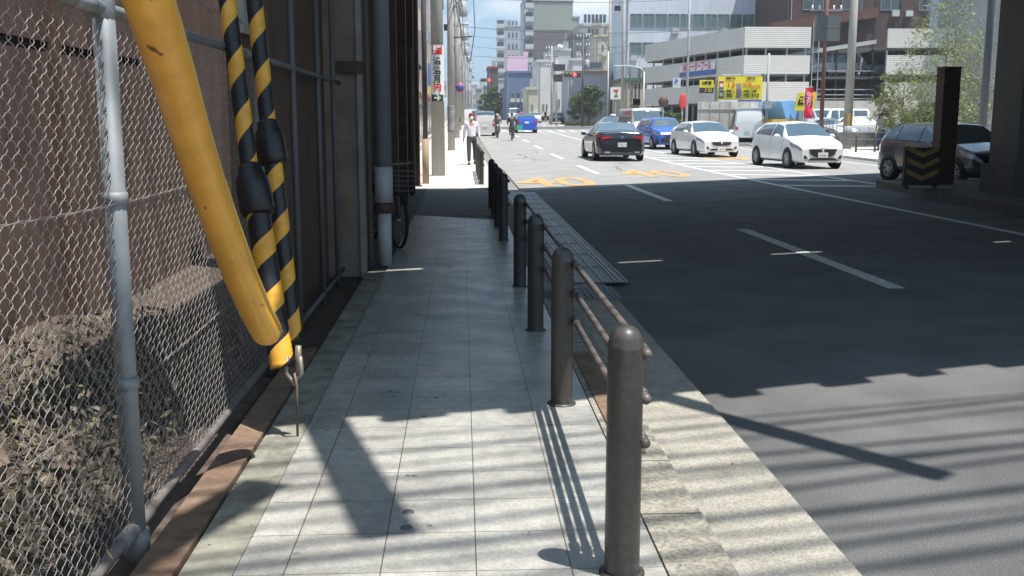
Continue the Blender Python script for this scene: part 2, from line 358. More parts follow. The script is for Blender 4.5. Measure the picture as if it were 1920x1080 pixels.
# median island with piers in the bridge's shade
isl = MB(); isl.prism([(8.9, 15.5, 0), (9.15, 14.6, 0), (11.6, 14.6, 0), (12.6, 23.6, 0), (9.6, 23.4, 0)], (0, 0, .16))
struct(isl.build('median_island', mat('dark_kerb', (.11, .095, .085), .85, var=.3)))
pr = MB(); pr.box(10.15, 11.25, 18.4, 19.4, .16, HB-.4); pr.box(10.05, 11.35, 18.3, 19.5, .16, .7); pr.box(9.95, 11.4, 18.25, 19.55, 4.9, 5.5)
pr.build('pier', mat('pier_steel', (.06, .055, .055), .6, var=.3), br_)
pr = MB(); pr.box(14.9, 16.0, 21.5, 22.6, 0, HB-.4); pr.build('pier', MATS['pier_steel'], br_)
c0 = at(1775, 228, 22.0)
gp = thing('steel_guard_pillar', 'rust brown square steel pillar rising from the median island', 'pillar', (c0.x, 22.0, .16))
MB().box(-.2, .16, -.18, .18, 0, 2.46).build('shaft', rustd, gp); MB().box(-.21, .17, -.19, .19, 2.46, 2.5).build('cap', rustd, gp)
ck = thing('chevron_barrier', 'low barrier board with yellow and black chevrons on the median island', 'barrier', (X(1733, 20.5), 20.5, .13)); ck.scale = (.88, 1, .9)
MB().box(-.42, .42, -.05, .05, .1, .95).build('board', black, ck)
cv = MB()
for k in range(3):
    z = .2 + k*.26
    cv.prism([(-.38, -.056, z+.17), (0, -.056, z), (.38, -.056, z+.17), (.38, -.056, z+.28), (0, -.056, z+.11), (-.38, -.056, z+.28)], (0, -.004, 0))
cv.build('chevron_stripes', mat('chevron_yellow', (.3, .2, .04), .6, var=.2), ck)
MB().box(-.36, -.3, -.03, .05, 0, .12).build('foot', black, ck); MB().box(.3, .36, -.03, .05, 0, .12).build('foot', black, ck)

# ------------------------------------------------------------------ left side: mesh fence, wall, pillar, pipe
FX = -1.15; TOP = 1.86; BOT = .10
fe = thing('mesh_fence', 'tall galvanised chain link fence beside the tiled pavement', 'fence', (FX, 0, 0))
for y in (1.2, 3.46, 6.05):
    p = MB(); p.tube([(0, y, -.05), (0, y, TOP+.06)], .036, 14); p.lathe([(.0, TOP+.09), (.03, TOP+.075), (.038, TOP+.04), (.038, TOP-.03), (.034, TOP-.035)], (0, y, 0), 14)
    for z in (.62, 1.25): p.lathe([(.036, z-.02), (.043, z-.018), (.043, z+.018), (.036, z+.02)], (0, y, 0), 14)
    p.build('post', galv, fe)
p = MB(); p.tube([(0, -1, TOP), (0, 6.05, TOP)], .021, 10)
for y in (3.2, 5.6): p.tube([(0, y, TOP), (0, y+.16, TOP)], .025, 10)
p.build('top_rail', galv, fe)
p = MB(); p.tube([(0, -1, BOT), (0, 6.05, BOT)], .021, 10); p.tube([(0, 3.3, BOT), (0, 3.62, BOT)], .028, 10); p.build('bottom_rail', mat('weathered_rail', (.2, .18, .17), .6, var=.3, scale=12), fe)
p = MB(); p.tube([(.004, 3.46, BOT-.01), (.004, 3.46, -.1)], .045, 12); p.build('post_foot', MATS['weathered_rail'], fe)
for z in (.62, 1.25):
    p = MB()
    for k in range(2):
        pts = [(.012+.003*math.cos(i*1.3+k*3.14), -1+i*.06, z+.003*math.sin(i*1.3+k*3.14)-.02*math.sin(max(0, min(1, ((-1+i*.06) % 2.4)/2.4))*math.pi)) for i in range(118)]
        p.tube(pts, .0016, 4, caps=False)
    p.build('tension_wire', wirem, fe)
ms = MB(); PW, PH = .036, .071                       # woven zigzag wires
ncol = int((6.05-1.35)/PW); nr = int((TOP-BOT-.03)/(PH/2))
for c in range(ncol):
    y0 = 1.35 + c*PW; pts = []
    sag = random.uniform(-.002, .002)
    for i in range(nr+1):
        z = BOT+.02+i*PH/2; side = (i + c) % 2; sg = 1 if side else -1
        yc = y0 + sg*(PW*.5+.003) + sag
        d = .004 if side else -.004
        pts += [(d*.9, yc - sg*.012, z-.0155), (d*1.5, yc-sg*.003, z-.007), (d*.6, yc, z), (-d*.8, yc-sg*.003, z+.007), (-d*.9, yc - sg*.012, z+.0155)]
    ms.tube(pts, .00155, 4, caps=False)
ms.build('wire_netting', wirem, fe)

struct(MB().box(-40, -.95, -30, 22.5, -.14, -.012).build('verge_soil', dirt))
bw = thing('abutment_wall', 'stained purplish brown wall behind the mesh fence', 'wall', (-2.9, 0, 0))
q = MB(); q.box(-.6, 0, -8, 23, -.1, 3.5)
q.build('wall_face', brownwall, bw)
q = MB()
for i in range(12): q.box(0, .05, -5+i*1.25, -4.88+i*1.25, 0, 3.4)
q.box(0, .06, -8, 10, 3.3, 3.45)
q.build('steel_ribs', rustd, bw)
# girder casing over the fence
gt = thing('steel_girder', 'rust stained steel girder above the mesh fence', 'girder', (-2.62, 0, 0))
q = MB(); q.box(-.3, -.262, 1, 9.6, 2.05, 2.35); q.box(-.3, -.27, 1, 9.6, 2.35, 3.2); q.box(-.3, -.262, 1, 9.6, 3.2, 3.3); q.build('web', brownwall, gt)
bwire = MB(); pts = [(0, 1+i*.12, 2.06+.012*math.sin(i*1.7)) for i in range(45)]; bwire.tube(pts, .0022, 4)
for i in range(0, 44, 2):
    p = Vector(pts[i]); bwire.tube([p+Vector((.015, .01, .02)), p-Vector((.015, .01, .02))], .0016, 4); bwire.tube([p+Vector((-.015, -.01, .02)), p-Vector((-.015, -.01, .02))], .0016, 4)
tag(bwire.build('barbed_wire', wirem, None, (FX-.1, 0, 0)), 'strand of barbed wire strung above the top rail of the mesh fence', 'barbed wire')

# rubble and weeds behind the mesh
def blob(name, c, s, m, seed, lab, cat, grp=None, det=3, amp=.25):
    bm = bmesh.new(); bmesh.ops.create_icosphere(bm, subdivisions=det, radius=1); rnd = random.Random(seed)
    ph = [rnd.uniform(0, 6) for _ in range(9)]
    for v in bm.verts:
        n_ = v.co.normalized(); k = 1 + amp*(math.sin(n_.x*4+ph[0])*math.sin(n_.y*5+ph[1]) + .5*math.sin(n_.z*9+ph[2])*math.sin(n_.x*8+ph[3])) + rnd.uniform(-.05, .05)
        v.co = Vector((n_.x*s[0]*k, n_.y*s[1]*k, n_.z*s[2]*k))
    me = bpy.data.meshes.new(name); bm.to_mesh(me); bm.free(); me.materials.append(m)
    o = bpy.data.objects.new(name, me); col.objects.link(o); o.location = c; tag(o, lab, cat, grp)
    return o
rock1 = mat('pinkish_rock', (.15, .1, .075), .95, var=.35, scale=5, c2=(.26, .19, .13), bump=.8, bscale=15)
blob('boulder', (-2.05, 3.55, .12), (.33, .4, .5), rock1, 3, 'tall pinkish brown boulder behind the mesh fence', 'boulder')
blob('boulder', (-1.75, 2.95, .1), (.3, .35, .42), rock1, 5, 'low rounded brown boulder close behind the mesh fence', 'boulder')
bmk = bmesh.new(); 
mv = []; mf = []; N = 40
for i in range(N+1):
    for j in range(N+1):
        x = -2.95+1.72*i/N; y = 0+7.5*j/N
        z = .02 + .13*max(0, 1-((x+2.7)/1.1)**2)*(.7+.3*math.sin(y*2.1)) + random.uniform(-.015, .015)
        mv.append((x, y, z))
for i in range(N):
    for j in range(N): a = i*(N+1)+j; mf.append((a, a+N+1, a+N+2, a+1))
struct(MB().add(mv, mf, 0, True).build('soil_bank', dirt))
def leafstuff(name, n, region, size, m, hfun, flat=.3):
    mb = MB()
    for i in range(n):
        c = Vector(region()); c.z += hfun(); s = random.uniform(*size)
        a = Vector((random.gauss(0, 1), random.gauss(0, 1), random.gauss(0, flat))).normalized(); b2 = a.cross(Vector((random.gauss(0, 1), random.gauss(0, 1), random.gauss(0, 1)))).normalized()
        mb.add([c-a*s, c+b2*s*.35, c+a*s, c-b2*s*.35], [(0, 1, 2, 3)])
    return mb
drym = mat('dry_weeds', (.15, .125, .08), .9, var=.4, scale=8, c2=(.2, .17, .12))
grm = mat('green_weeds', (.085, .075, .045), .85, var=.4, scale=8, c2=(.16, .14, .075))
o = leafstuff('dry_grass', 9000, lambda: (random.uniform(-2.8, -1.3), random.uniform(1.6, 7.2), 0), (.012, .05), drym, lambda: abs(random.gauss(0, .1))+.03, 1.5).build('dry_grass', drym); struct(o, 'stuff')
def rg():
    k = random.choice([(-1.9, 2.7), (-1.6, 3.0), (-2.1, 4.6), (-1.6, 5.2), (-2.4, 3.4)]); return (k[0]+random.gauss(0, .17), k[1]+random.gauss(0, .22), 0)
o = leafstuff('weeds', 3800, rg, (.01, .028), grm, lambda: abs(random.gauss(0, .2))+.05, 1).build('weeds', grm); struct(o, 'stuff')

# dark panel fence under the bridge
pf = thing('panel_fence', 'dark sheet metal fence with thin upright bars under the bridge', 'fence', (FX, 0, 0))
MB().box(-.2, -.14, 6.1, 9.9, -.05, 3.6).build('panel', dark, pf)
for y in (7.2, 8.45, 9.44):
    MB().tube([(0, y, 0), (0, y, 2.75)], .022, 8).build('bar', mat('dim_bar', (.13, .13, .13), .6), pf)
MB().tube([(0, 6.05, TOP), (0, 9.9, TOP)], .02, 8).build('rail', MATS['dim_bar'], pf)
MB().tube([(0, 6.05, .09), (0, 9.9, .09)], .02, 8).build('rail', MATS['dim_bar'], pf)
bb = thing('notice_board', 'small pale blank board fixed behind the top rail of the fence', 'board', (FX-.1, 6.05, 2.0))
MB().box(-.02, .02, 0, .42, 0, .42).build('board_face', mat('pale_board', (.33, .32, .28), .7), bb)
cp_ = thing('concrete_pillar', 'weathered brown concrete pillar beside the drainpipe under the bridge', 'pillar', (0, 0, 0))
q = MB(); q.box(-1.5, -.945, 9.96, 10.45, 0, 5.4); q.build('shaft', pillarm, cp_)
MB().box(-.985, -.935, 9.93, 9.96, 0, 5.3).build('lit_edge', mat('lit_edge_tone', (.28, .26, .24), .7, var=.3), cp_)  # pale strip puts the light on the pillar's right edge into colour
MB().box(-1.16, -.92, 9.9, 10.0, 1.95, 2.06).build('clamp_band', rustd, cp_)
dpp = thing('drainpipe', 'blue grey drainpipe with white lower section beside the concrete pillar', 'drainpipe', (-.79, 10.45, SW))
MB().tube([(0, 0, .95), (0, 0, 5.4)], .085, 18).build('upper_pipe', bluepipe, dpp)
q = MB(); q.tube([(0, 0, 0), (0, 0, .62)], .072, 18); q.tube([(0, 0, .64), (0, 0, 1.0)], .093, 18); q.build('lower_pipe', whitepvc, dpp)
q = MB(); q.lathe([(.07, .53), (.1, .54), (.1, .62), (.09, .63)], (0, 0, 0), 18); q.build('collar', rustd, dpp)
q = MB(); q.box(-.2, .11, -.02, .02, 3.0, 3.06); q.build('bracket', rustd, dpp)
q = MB(); q.tube([(-.12, -.12, 0), (-.12, -.12, 5.3)], .03, 10); tag(q.build('conduit_pipe', mat('dull_pipe', (.12, .11, .1), .7), None, (-.8, 10.4, SW)), 'thin dull grey conduit between the concrete pillar and the drainpipe', 'pipe')
pw = thing('steel_hoarding', 'dark steel hoarding running on under the bridge behind the bicycle', 'hoarding', (0, 0, 0))
q = MB(); q.box(-1.25, -1.18, 10.6, 22.3, 0, 5.3); q.build('sheet_wall', dark, pw)
for y, dx in ((13.0, 0), (15.5, .05), (18.2, .05), (21.0, .05)):
    MB().box(-1.18, -1.0+dx, y, y+.22, 0, 5.3).build('stanchion', rustd if y > 18 else dark, pw)
MB().tube([(-.98, 20.5, 0), (-.98, 20.5, 2.9)], .035, 8).build('handrail_post', MATS['dull_pipe'], pw)

# ------------------------------------------------------------------ guy wire covers and the yellow guard
def stripetube(pts_d, rr, name, parent, step=.02, n=50, pitch=.25, mats=None, ph=0):
    p0, p1 = Vector(pts_d[0]), Vector(pts_d[-1]); L = (p1-p0).length; m = max(8, int(L/step)); d = (p1-p0).normalized()
    a = d.orthogonal().normalized(); b2 = d.cross(a); vs = []; fs = []; mi = []
    for i in range(m+1):
        c = p0.lerp(p1, i/m); tw = 2*math.pi*(L*i/m/pitch + ph)
        for k in range(n): t = 2*math.pi*k/n + tw; vs.append(c + (a*math.cos(t) + b2*math.sin(t))*rr)
    for i in range(m):
        for k in range(n): fs.append((i*n+k, i*n+(k+1)%n, (i+1)*n+(k+1)%n, (i+1)*n+k)); mi.append(1 if k < n*.44 else 0)
    fs += [tuple(reversed(range(n))), tuple(range(m*n, (m+1)*n))]; mi += [0, 0]
    return MB().add(vs, fs, mi, True).build(name, mats or [blk, yel], parent)
def guy(label, pts, rlow, rup, bulge, foot=None):
    g = thing('guy_wire_cover', label, 'guy wire cover', tuple(pts[0]))
    P0 = pts[0]; L = [p-P0 for p in pts]                     # 0 bottom, 1 bulge bottom, 2 bulge top, 3 top
    stripetube([L[0], L[1]], rlow, 'lower_cover', g, ph=.2)
    stripetube([L[2], L[3]], rup, 'upper_cover', g, pitch=.27, ph=.6)
    d = (L[2]-L[1]); 
    MB().tube([L[1]+d*t for t in (-.04, 0, .1, .5, .75, .9, 1.0, 1.06)], [rlow*1.0, bulge*.95, bulge, bulge, bulge*.92, bulge*.7, rup*1.3, rup*1.15], 20).build('rubber_boot', blk, g)
    return g
A1 = [dp(530, 690, 4.75), dp(484, 400, 4.85), dp(468, 315, 4.9), dp(418, -60, 5.0)]
A2 = [dp(550, 640, 4.98), dp(512, 305, 5.1), dp(502, 232, 5.12), dp(470, -60, 5.2)]
g1 = guy('yellow and black striped guy cover whose black boot sits lower and nearer', A1, .058, .042, .082)
g2 = guy('yellow and black striped guy cover behind with its boot higher up', A2, .046, .042, .075)
for g, A in ((g1, A1), (g2, A2)):
    up_ = A[3] + (A[3]-A[2])*2.2; MB().tube([A[3]-A[0], up_-A[0]], .012, 6).build('wire', galv, g)
an = dp(556, 700, 4.7); ag = Vector((-.78, 4.68, 0))
ga = thing('guy_anchor', 'rusty anchor rod and shackle holding the striped guy covers to the ground', 'anchor', tuple(ag))
q = MB(); q.tube([(0, 0, -.02), dp(556, 720, 4.7)-ag, dp(552, 700, 4.72)-ag], .006, 8); q.build('rod', rust, ga)
q = MB(); c_ = dp(551, 700, 4.73)-ag
q.tube([c_+Vector((.03, 0, .08)), c_+Vector((.035, 0, 0)), c_+Vector((0, 0, -.05)), c_+Vector((-.035, 0, 0)), c_+Vector((-.03, 0, .08))], .012, 8)
q.tube([c_+Vector((.02, 0, .0)), c_+Vector((.025, 0, .13))], .014, 8); q.build('shackle', mat('pale_shackle', (.28, .25, .21), .5, metal=.4, var=.3), ga)
yp = thing('yellow_guard_pipe', 'thick scuffed yellow pipe leaning down across the mesh fence', 'guard pipe', tuple(dp(500, 622, 4.3)))
B0 = dp(500, 618, 4.3); pts = []; rr = []
key = [(500, 618, 4.3), (478, 575, 4.2), (450, 510, 4.05), (418, 425, 3.85), (386, 335, 3.6), (357, 245, 3.35), (322, 130, 3.05), (281, 0, 2.75), (256, -80, 2.6)]
kp = [dp(*k)-B0 for k in key]; kr = [.064, .066, .066, .067, .067, .066, .068, .068, .068]
e0 = (kp[0]-kp[1]).normalized()
P_ = [kp[0]+e0*.05, kp[0]+e0*.04, kp[0]+e0*.02]+kp; Rr = [.02, .042, .058]+kr
q = MB(); q.tube(P_, Rr, 30); 
ypm = mat('scuffed_yellow', (.8, .4, .055), .45, var=.05, scale=4, coat=.15)
t, b = nodes_of(ypm); src = b.inputs['Base Color'].links[0].from_socket
vn = t.nodes.new('ShaderNodeTexNoise'); vn.inputs['Scale'].default_value = 11; vn.inputs['Detail'].default_value = 2
vr = t.nodes.new('ShaderNodeValToRGB'); vr.color_ramp.elements[0].position = .70; vr.color_ramp.elements[1].position = .72
xx = t.nodes.new('ShaderNodeMix'); xx.data_type = 'RGBA'; xx.inputs['B'].default_value = (.2, .1, .03, 1)
co = t.nodes.new('ShaderNodeTexCoord'); t.links.new(co.outputs['Object'], vn.inputs[0]); t.links.new(vn.outputs[0], vr.inputs[0]); t.links.new(vr.outputs[0], xx.inputs['Factor'])
t.links.new(src, xx.inputs['A']); t.links.new(xx.outputs['Result'], b.inputs['Base Color'])
add_speckle(ypm, .82, 1.06, 7, .6); add_speckle(ypm, .9, 1.04, 60, .5); q.build('pipe', ypm, yp)
q = MB()                                                 # the lip along its open side
for i in range(len(kp)-1):
    pass
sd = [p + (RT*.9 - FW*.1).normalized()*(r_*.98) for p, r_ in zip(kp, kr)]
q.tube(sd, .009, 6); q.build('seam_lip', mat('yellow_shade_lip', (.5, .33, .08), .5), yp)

# ------------------------------------------------------------------ guard posts with pipes
PX = .51
post_ys = [3.12, 5.15, 7.05, 9.0, 12.6, 14.3, 15.9, 17.6]
far_ys = [24.0, 26.0, 28.0, 30.0]
def guard_post(y, label):
    g = thing('guard_post', label, 'guard post', (PX if y < 20 else .46, y, gz(y)+SW), group='guard posts along the kerb')
    g.rotation_euler[1] = 0
    if not guard_post.me:
        q = MB(); q.lathe([(.075, -.002), (.074, .008), (.059, .01)], (0, 0, 0), 24); q.lathe([(.057, -.05), (.057, .745), (.0575, .75), (.0575, .755), (.056, .76), (.052, .783), (.042, .803), (.026, .817), (0, .823)], (0, 0, 0), 28)
        o = q.build('post_shaft', darkpost, g); guard_post.me.append(o.data)
        for z in (.44, .585, .73):
            q = MB(); q.tube([(.045, 0, z), (.064, 0, z)], .014, 8); q.lathe([(0, -.026), (.012, -.024), (.0175, -.012), (.0175, .012), (.012, .024), (0, .026)], (.066, 0, z), 14, axis='y')
            o = q.build('pipe_socket', pipem, g); guard_post.me.append(o.data)
    else:
        for nm, me in zip(('post_shaft', 'pipe_socket', 'pipe_socket', 'pipe_socket'), guard_post.me):
            o = bpy.data.objects.new(nm, me); col.objects.link(o); o.parent = g
    return g
guard_post.me = []
labs = ['nearest brown guard post in front of the pavement', 'second brown guard post beside the square drain grate', 'third brown guard post from the camera end of the row',
        'fourth brown guard post just before the gap in the row', 'fifth brown guard post, first after the gap in the row', 'sixth brown guard post in the clump beyond the gap',
        'seventh brown guard post in the clump beyond the gap', 'last shaded brown guard post before the driveway']
for y, l in zip(post_ys, labs): guard_post(y, l)
for y, l in zip(far_ys, ['sunlit brown guard post standing in front of the man', 'second sunlit guard post behind the man on the pavement', 'third sunlit guard post along the bright kerb', 'farthest sunlit guard post along the bright kerb']): guard_post(y, l)
def rails(ys, lab, px=PX):
    g = thing('guard_rail', lab, 'guard rail', (px+.066, 0, SW))
    for z in (.44, .585, .73):
        q = MB()
        for a, b2 in zip(ys, ys[1:]): q.tube([(0, a+.02, z+gz(a)), (0, b2-.02, z+gz(b2))], .0145, 8); q.tube([(0, a+.03, z+gz(a)), (0, a+.1, z+gz(a))], .019, 8); q.tube([(0, b2-.1, z+gz(b2)), (0, b2-.03, z+gz(b2))], .019, 8)
        q.build('rail', pipem, g)
rails([3.12, 5.15, 7.05, 9.0], 'three thin brown pipes joining the nearest guard posts'); rails([12.6, 14.3, 15.9, 17.6], 'three thin pipes joining the guard posts before the driveway'); rails(far_ys, 'three thin pipes joining the sunlit guard posts', .46)
MB_ = None
# thin steel drain grates
dg = thing('drain_grate', 'square cell steel grate in the gutter beside the second guard post', 'grate', (0, 0, .0305))
q = MB()
for i in range(9): x = .9+i*.052; q.box(x, x+.014, 8.38, 9.0, 0, .012)
for i in range(6): y = 8.38+i*.12; q.box(.9, 1.33, y, y+.02, .001, .013)
q.build('grate_bars', galv, dg); MB().box(.893, 1.3, 8.37, 9.0, -.0, .002).build('grate_pit', black, dg)
lg = thing('road_grate', 'long dark steel grate with pale edge bars along the kerb', 'grate', (0, 0, .0315))
MB().box(.9, 1.53, 9.25, 21.5, 0, .006).build('grate_plate', mat('grate_dark', (.04, .046, .05), .45, metal=.5, var=.2, scale=10), lg)
q = MB()
for x in (.93, 1.05, 1.17, 1.29, 1.41, 1.45, 1.51): q.box(x, x+.014, 9.25, 21.5, .006, .014)
for i in range(12): q.box(.9, 1.53, 9.25+i*1.02, 9.27+i*1.02, .006, .013)
q.build('grate_bars', mat('worn_steel', (.15, .16, .17), .4, metal=.6), lg)
for k, (x, y) in enumerate(((-.21, 3.53), (-.21, 3.68))):
    q = MB(); q.lathe([(.0, .004), (.021, .004), (.023, 0)], (x, y, SW), 16); tag(q.build('survey_stud', mat('stud_dark', (.1, .1, .11), .5)), 'small round dark stud in a pavement tile, ' + ('the nearer of the pair' if k == 0 else 'the farther of the pair'), 'stud')

#PART2
# ------------------------------------------------------------------ vehicles
def lerp(a, b, t): return a + (b-a)*t
def tab(T, s):
    if s <= T[0][0]: return T[0][1]
    for (a, va), (b2, vb) in zip(T, T[1:]):
        if s <= b2: t = (s-a)/(b2-a); return lerp(va, vb, t)
    return T[-1][1]
def smt(T, s, h=.05): return (tab(T, s-h) + 2*tab(T, s) + tab(T, s+h))/4
CARS = {
 'hatch': dict(L=4.06, W=.85, zb=.2, top=[(0,.62),(.06,.7),(.2,.78),(.95,1.0),(1.62,1.42),(2.0,1.48),(3.2,1.46),(3.75,1.3),(4.0,1.0),(4.06,.75)], belt=[(0,.6),(.2,.74),(.95,.93),(3.6,1.04),(4.0,.95),(4.06,.72)], wh=(.78,3.35), ws=(.98,1.6), rw=(3.45,3.92), sw=[(1.25,2.15),(2.22,3.1),(3.13,3.5)], r=.31),
 'sedan': dict(L=4.8, W=.92, zb=.2, top=[(0,.6),(.08,.7),(.25,.8),(1.25,.98),(2.0,1.36),(2.5,1.42),(3.1,1.38),(4.1,1.12),(4.65,1.08),(4.76,1.0),(4.8,.7)], belt=[(0,.58),(.25,.74),(1.25,.9),(3.9,.98),(4.65,1.0),(4.8,.7)], wh=(.88,3.85), ws=(1.3,1.98), rw=(3.2,4.15), sw=[(1.6,2.55),(2.62,3.45),(3.48,3.8)], r=.34),
 'mid': dict(L=4.4, W=.89, zb=.2, top=[(0,.62),(.08,.7),(.25,.8),(1.15,.97),(1.85,1.38),(2.4,1.44),(3.3,1.41),(3.95,1.22),(4.35,1.0),(4.4,.75)], belt=[(0,.58),(.25,.74),(1.15,.92),(4.0,1.02),(4.4,.75)], wh=(.85,3.5), ws=(1.2,1.83), rw=(3.5,4.1), sw=[(1.45,2.35),(2.42,3.25),(3.28,3.6)], r=.32),
 'suv': dict(L=4.0, W=.86, zb=.22, top=[(0,.7),(.06,.8),(.2,.9),(.8,1.04),(1.35,1.46),(1.7,1.52),(3.4,1.5),(3.8,1.35),(3.97,1.0),(4.0,.7)], belt=[(0,.66),(.2,.8),(.8,.97),(3.7,1.05),(3.97,.98),(4.0,.7)], wh=(.75,3.3), ws=(.84,1.33), rw=(3.5,3.88), sw=[(1.05,1.95),(2.0,2.9),(2.95,3.4)], r=.31),
 'van': dict(L=4.7, W=.86, zb=.25, top=[(0,.9),(.05,1.05),(.25,1.2),(.7,1.85),(1.0,1.96),(4.4,1.96),(4.66,1.85),(4.7,.9)], belt=[(0,.86),(.2,1.02),(.5,1.08),(4.66,1.08),(4.7,.88)], wh=(.75,3.6), ws=(.27,.7), rw=(4.45,4.64), sw=[(.75,1.5),(1.6,2.9),(3.0,4.3)], r=.31),
 'minicar': dict(L=3.4, W=.74, zb=.22, top=[(0,.75),(.05,.9),(.35,1.0),(.75,1.5),(1.1,1.72),(3.1,1.72),(3.35,1.6),(3.4,.8)], belt=[(0,.7),(.35,.95),(3.35,1.0),(3.4,.78)], wh=(.55,2.85), ws=(.38,.85), rw=(3.15,3.34), sw=[(.8,1.5),(1.6,2.3),(2.4,3.0)], r=.28),
}
def car_surface(spec, name, lit='white'):
    L, W, zb = spec['L'], spec['W'], spec['zb']
    boxy = name in ('van', 'minicar')
    def half(s):
        a = min(1, max(0, s)/.55); b2 = min(1, max(0, L-s)/.45)
        e = (.80 if not boxy else .93); f = lambda t: e + (1-e)*math.sin(t*math.pi/2)
        return W*min(f(a), f(b2))
    def S(s, v):
        s = max(0, min(L, s)); hw = half(s); top = smt(spec['top'], s); belt = min(smt(spec['belt'], s), top-.01)
        g = min(1, (top-belt)/.42); wr = lerp(.93*hw, (.86 if boxy else .70)*hw, g)
        P = [(0, zb), (.88*hw, zb), (.975*hw, zb+.07), (hw, zb+.38*(belt-zb)), (.99*hw, zb+.75*(belt-zb)), (.955*hw, belt), (lerp(.955*hw, wr, .45), lerp(belt, top, .5)), (wr, top-.05*min(1, g+.3)), (wr*.86, top-.012), (0, top+.025)]
        n = len(P)-1; x = v*n; i = min(n-1, int(x)); t = x-i
        p0, p1, p2, p3 = P[max(0, i-1)], P[i], P[i+1], P[min(n, i+2)]
        if i == 0: p0 = (-p1[0]*0, p1[1])
        h = lambda a, b2, c, d: .5*((2*b2)+(-a+c)*t+(2*a-5*b2+4*c-d)*t*t+(-a+3*b2-3*c+d)*t**3)
        if i <= 1: return (lerp(p1[0], p2[0], t), lerp(p1[1], p2[1], t))
        return (h(p0[0], p1[0], p2[0], p3[0]), h(p0[1], p1[1], p2[1], p3[1]))
    return S, half
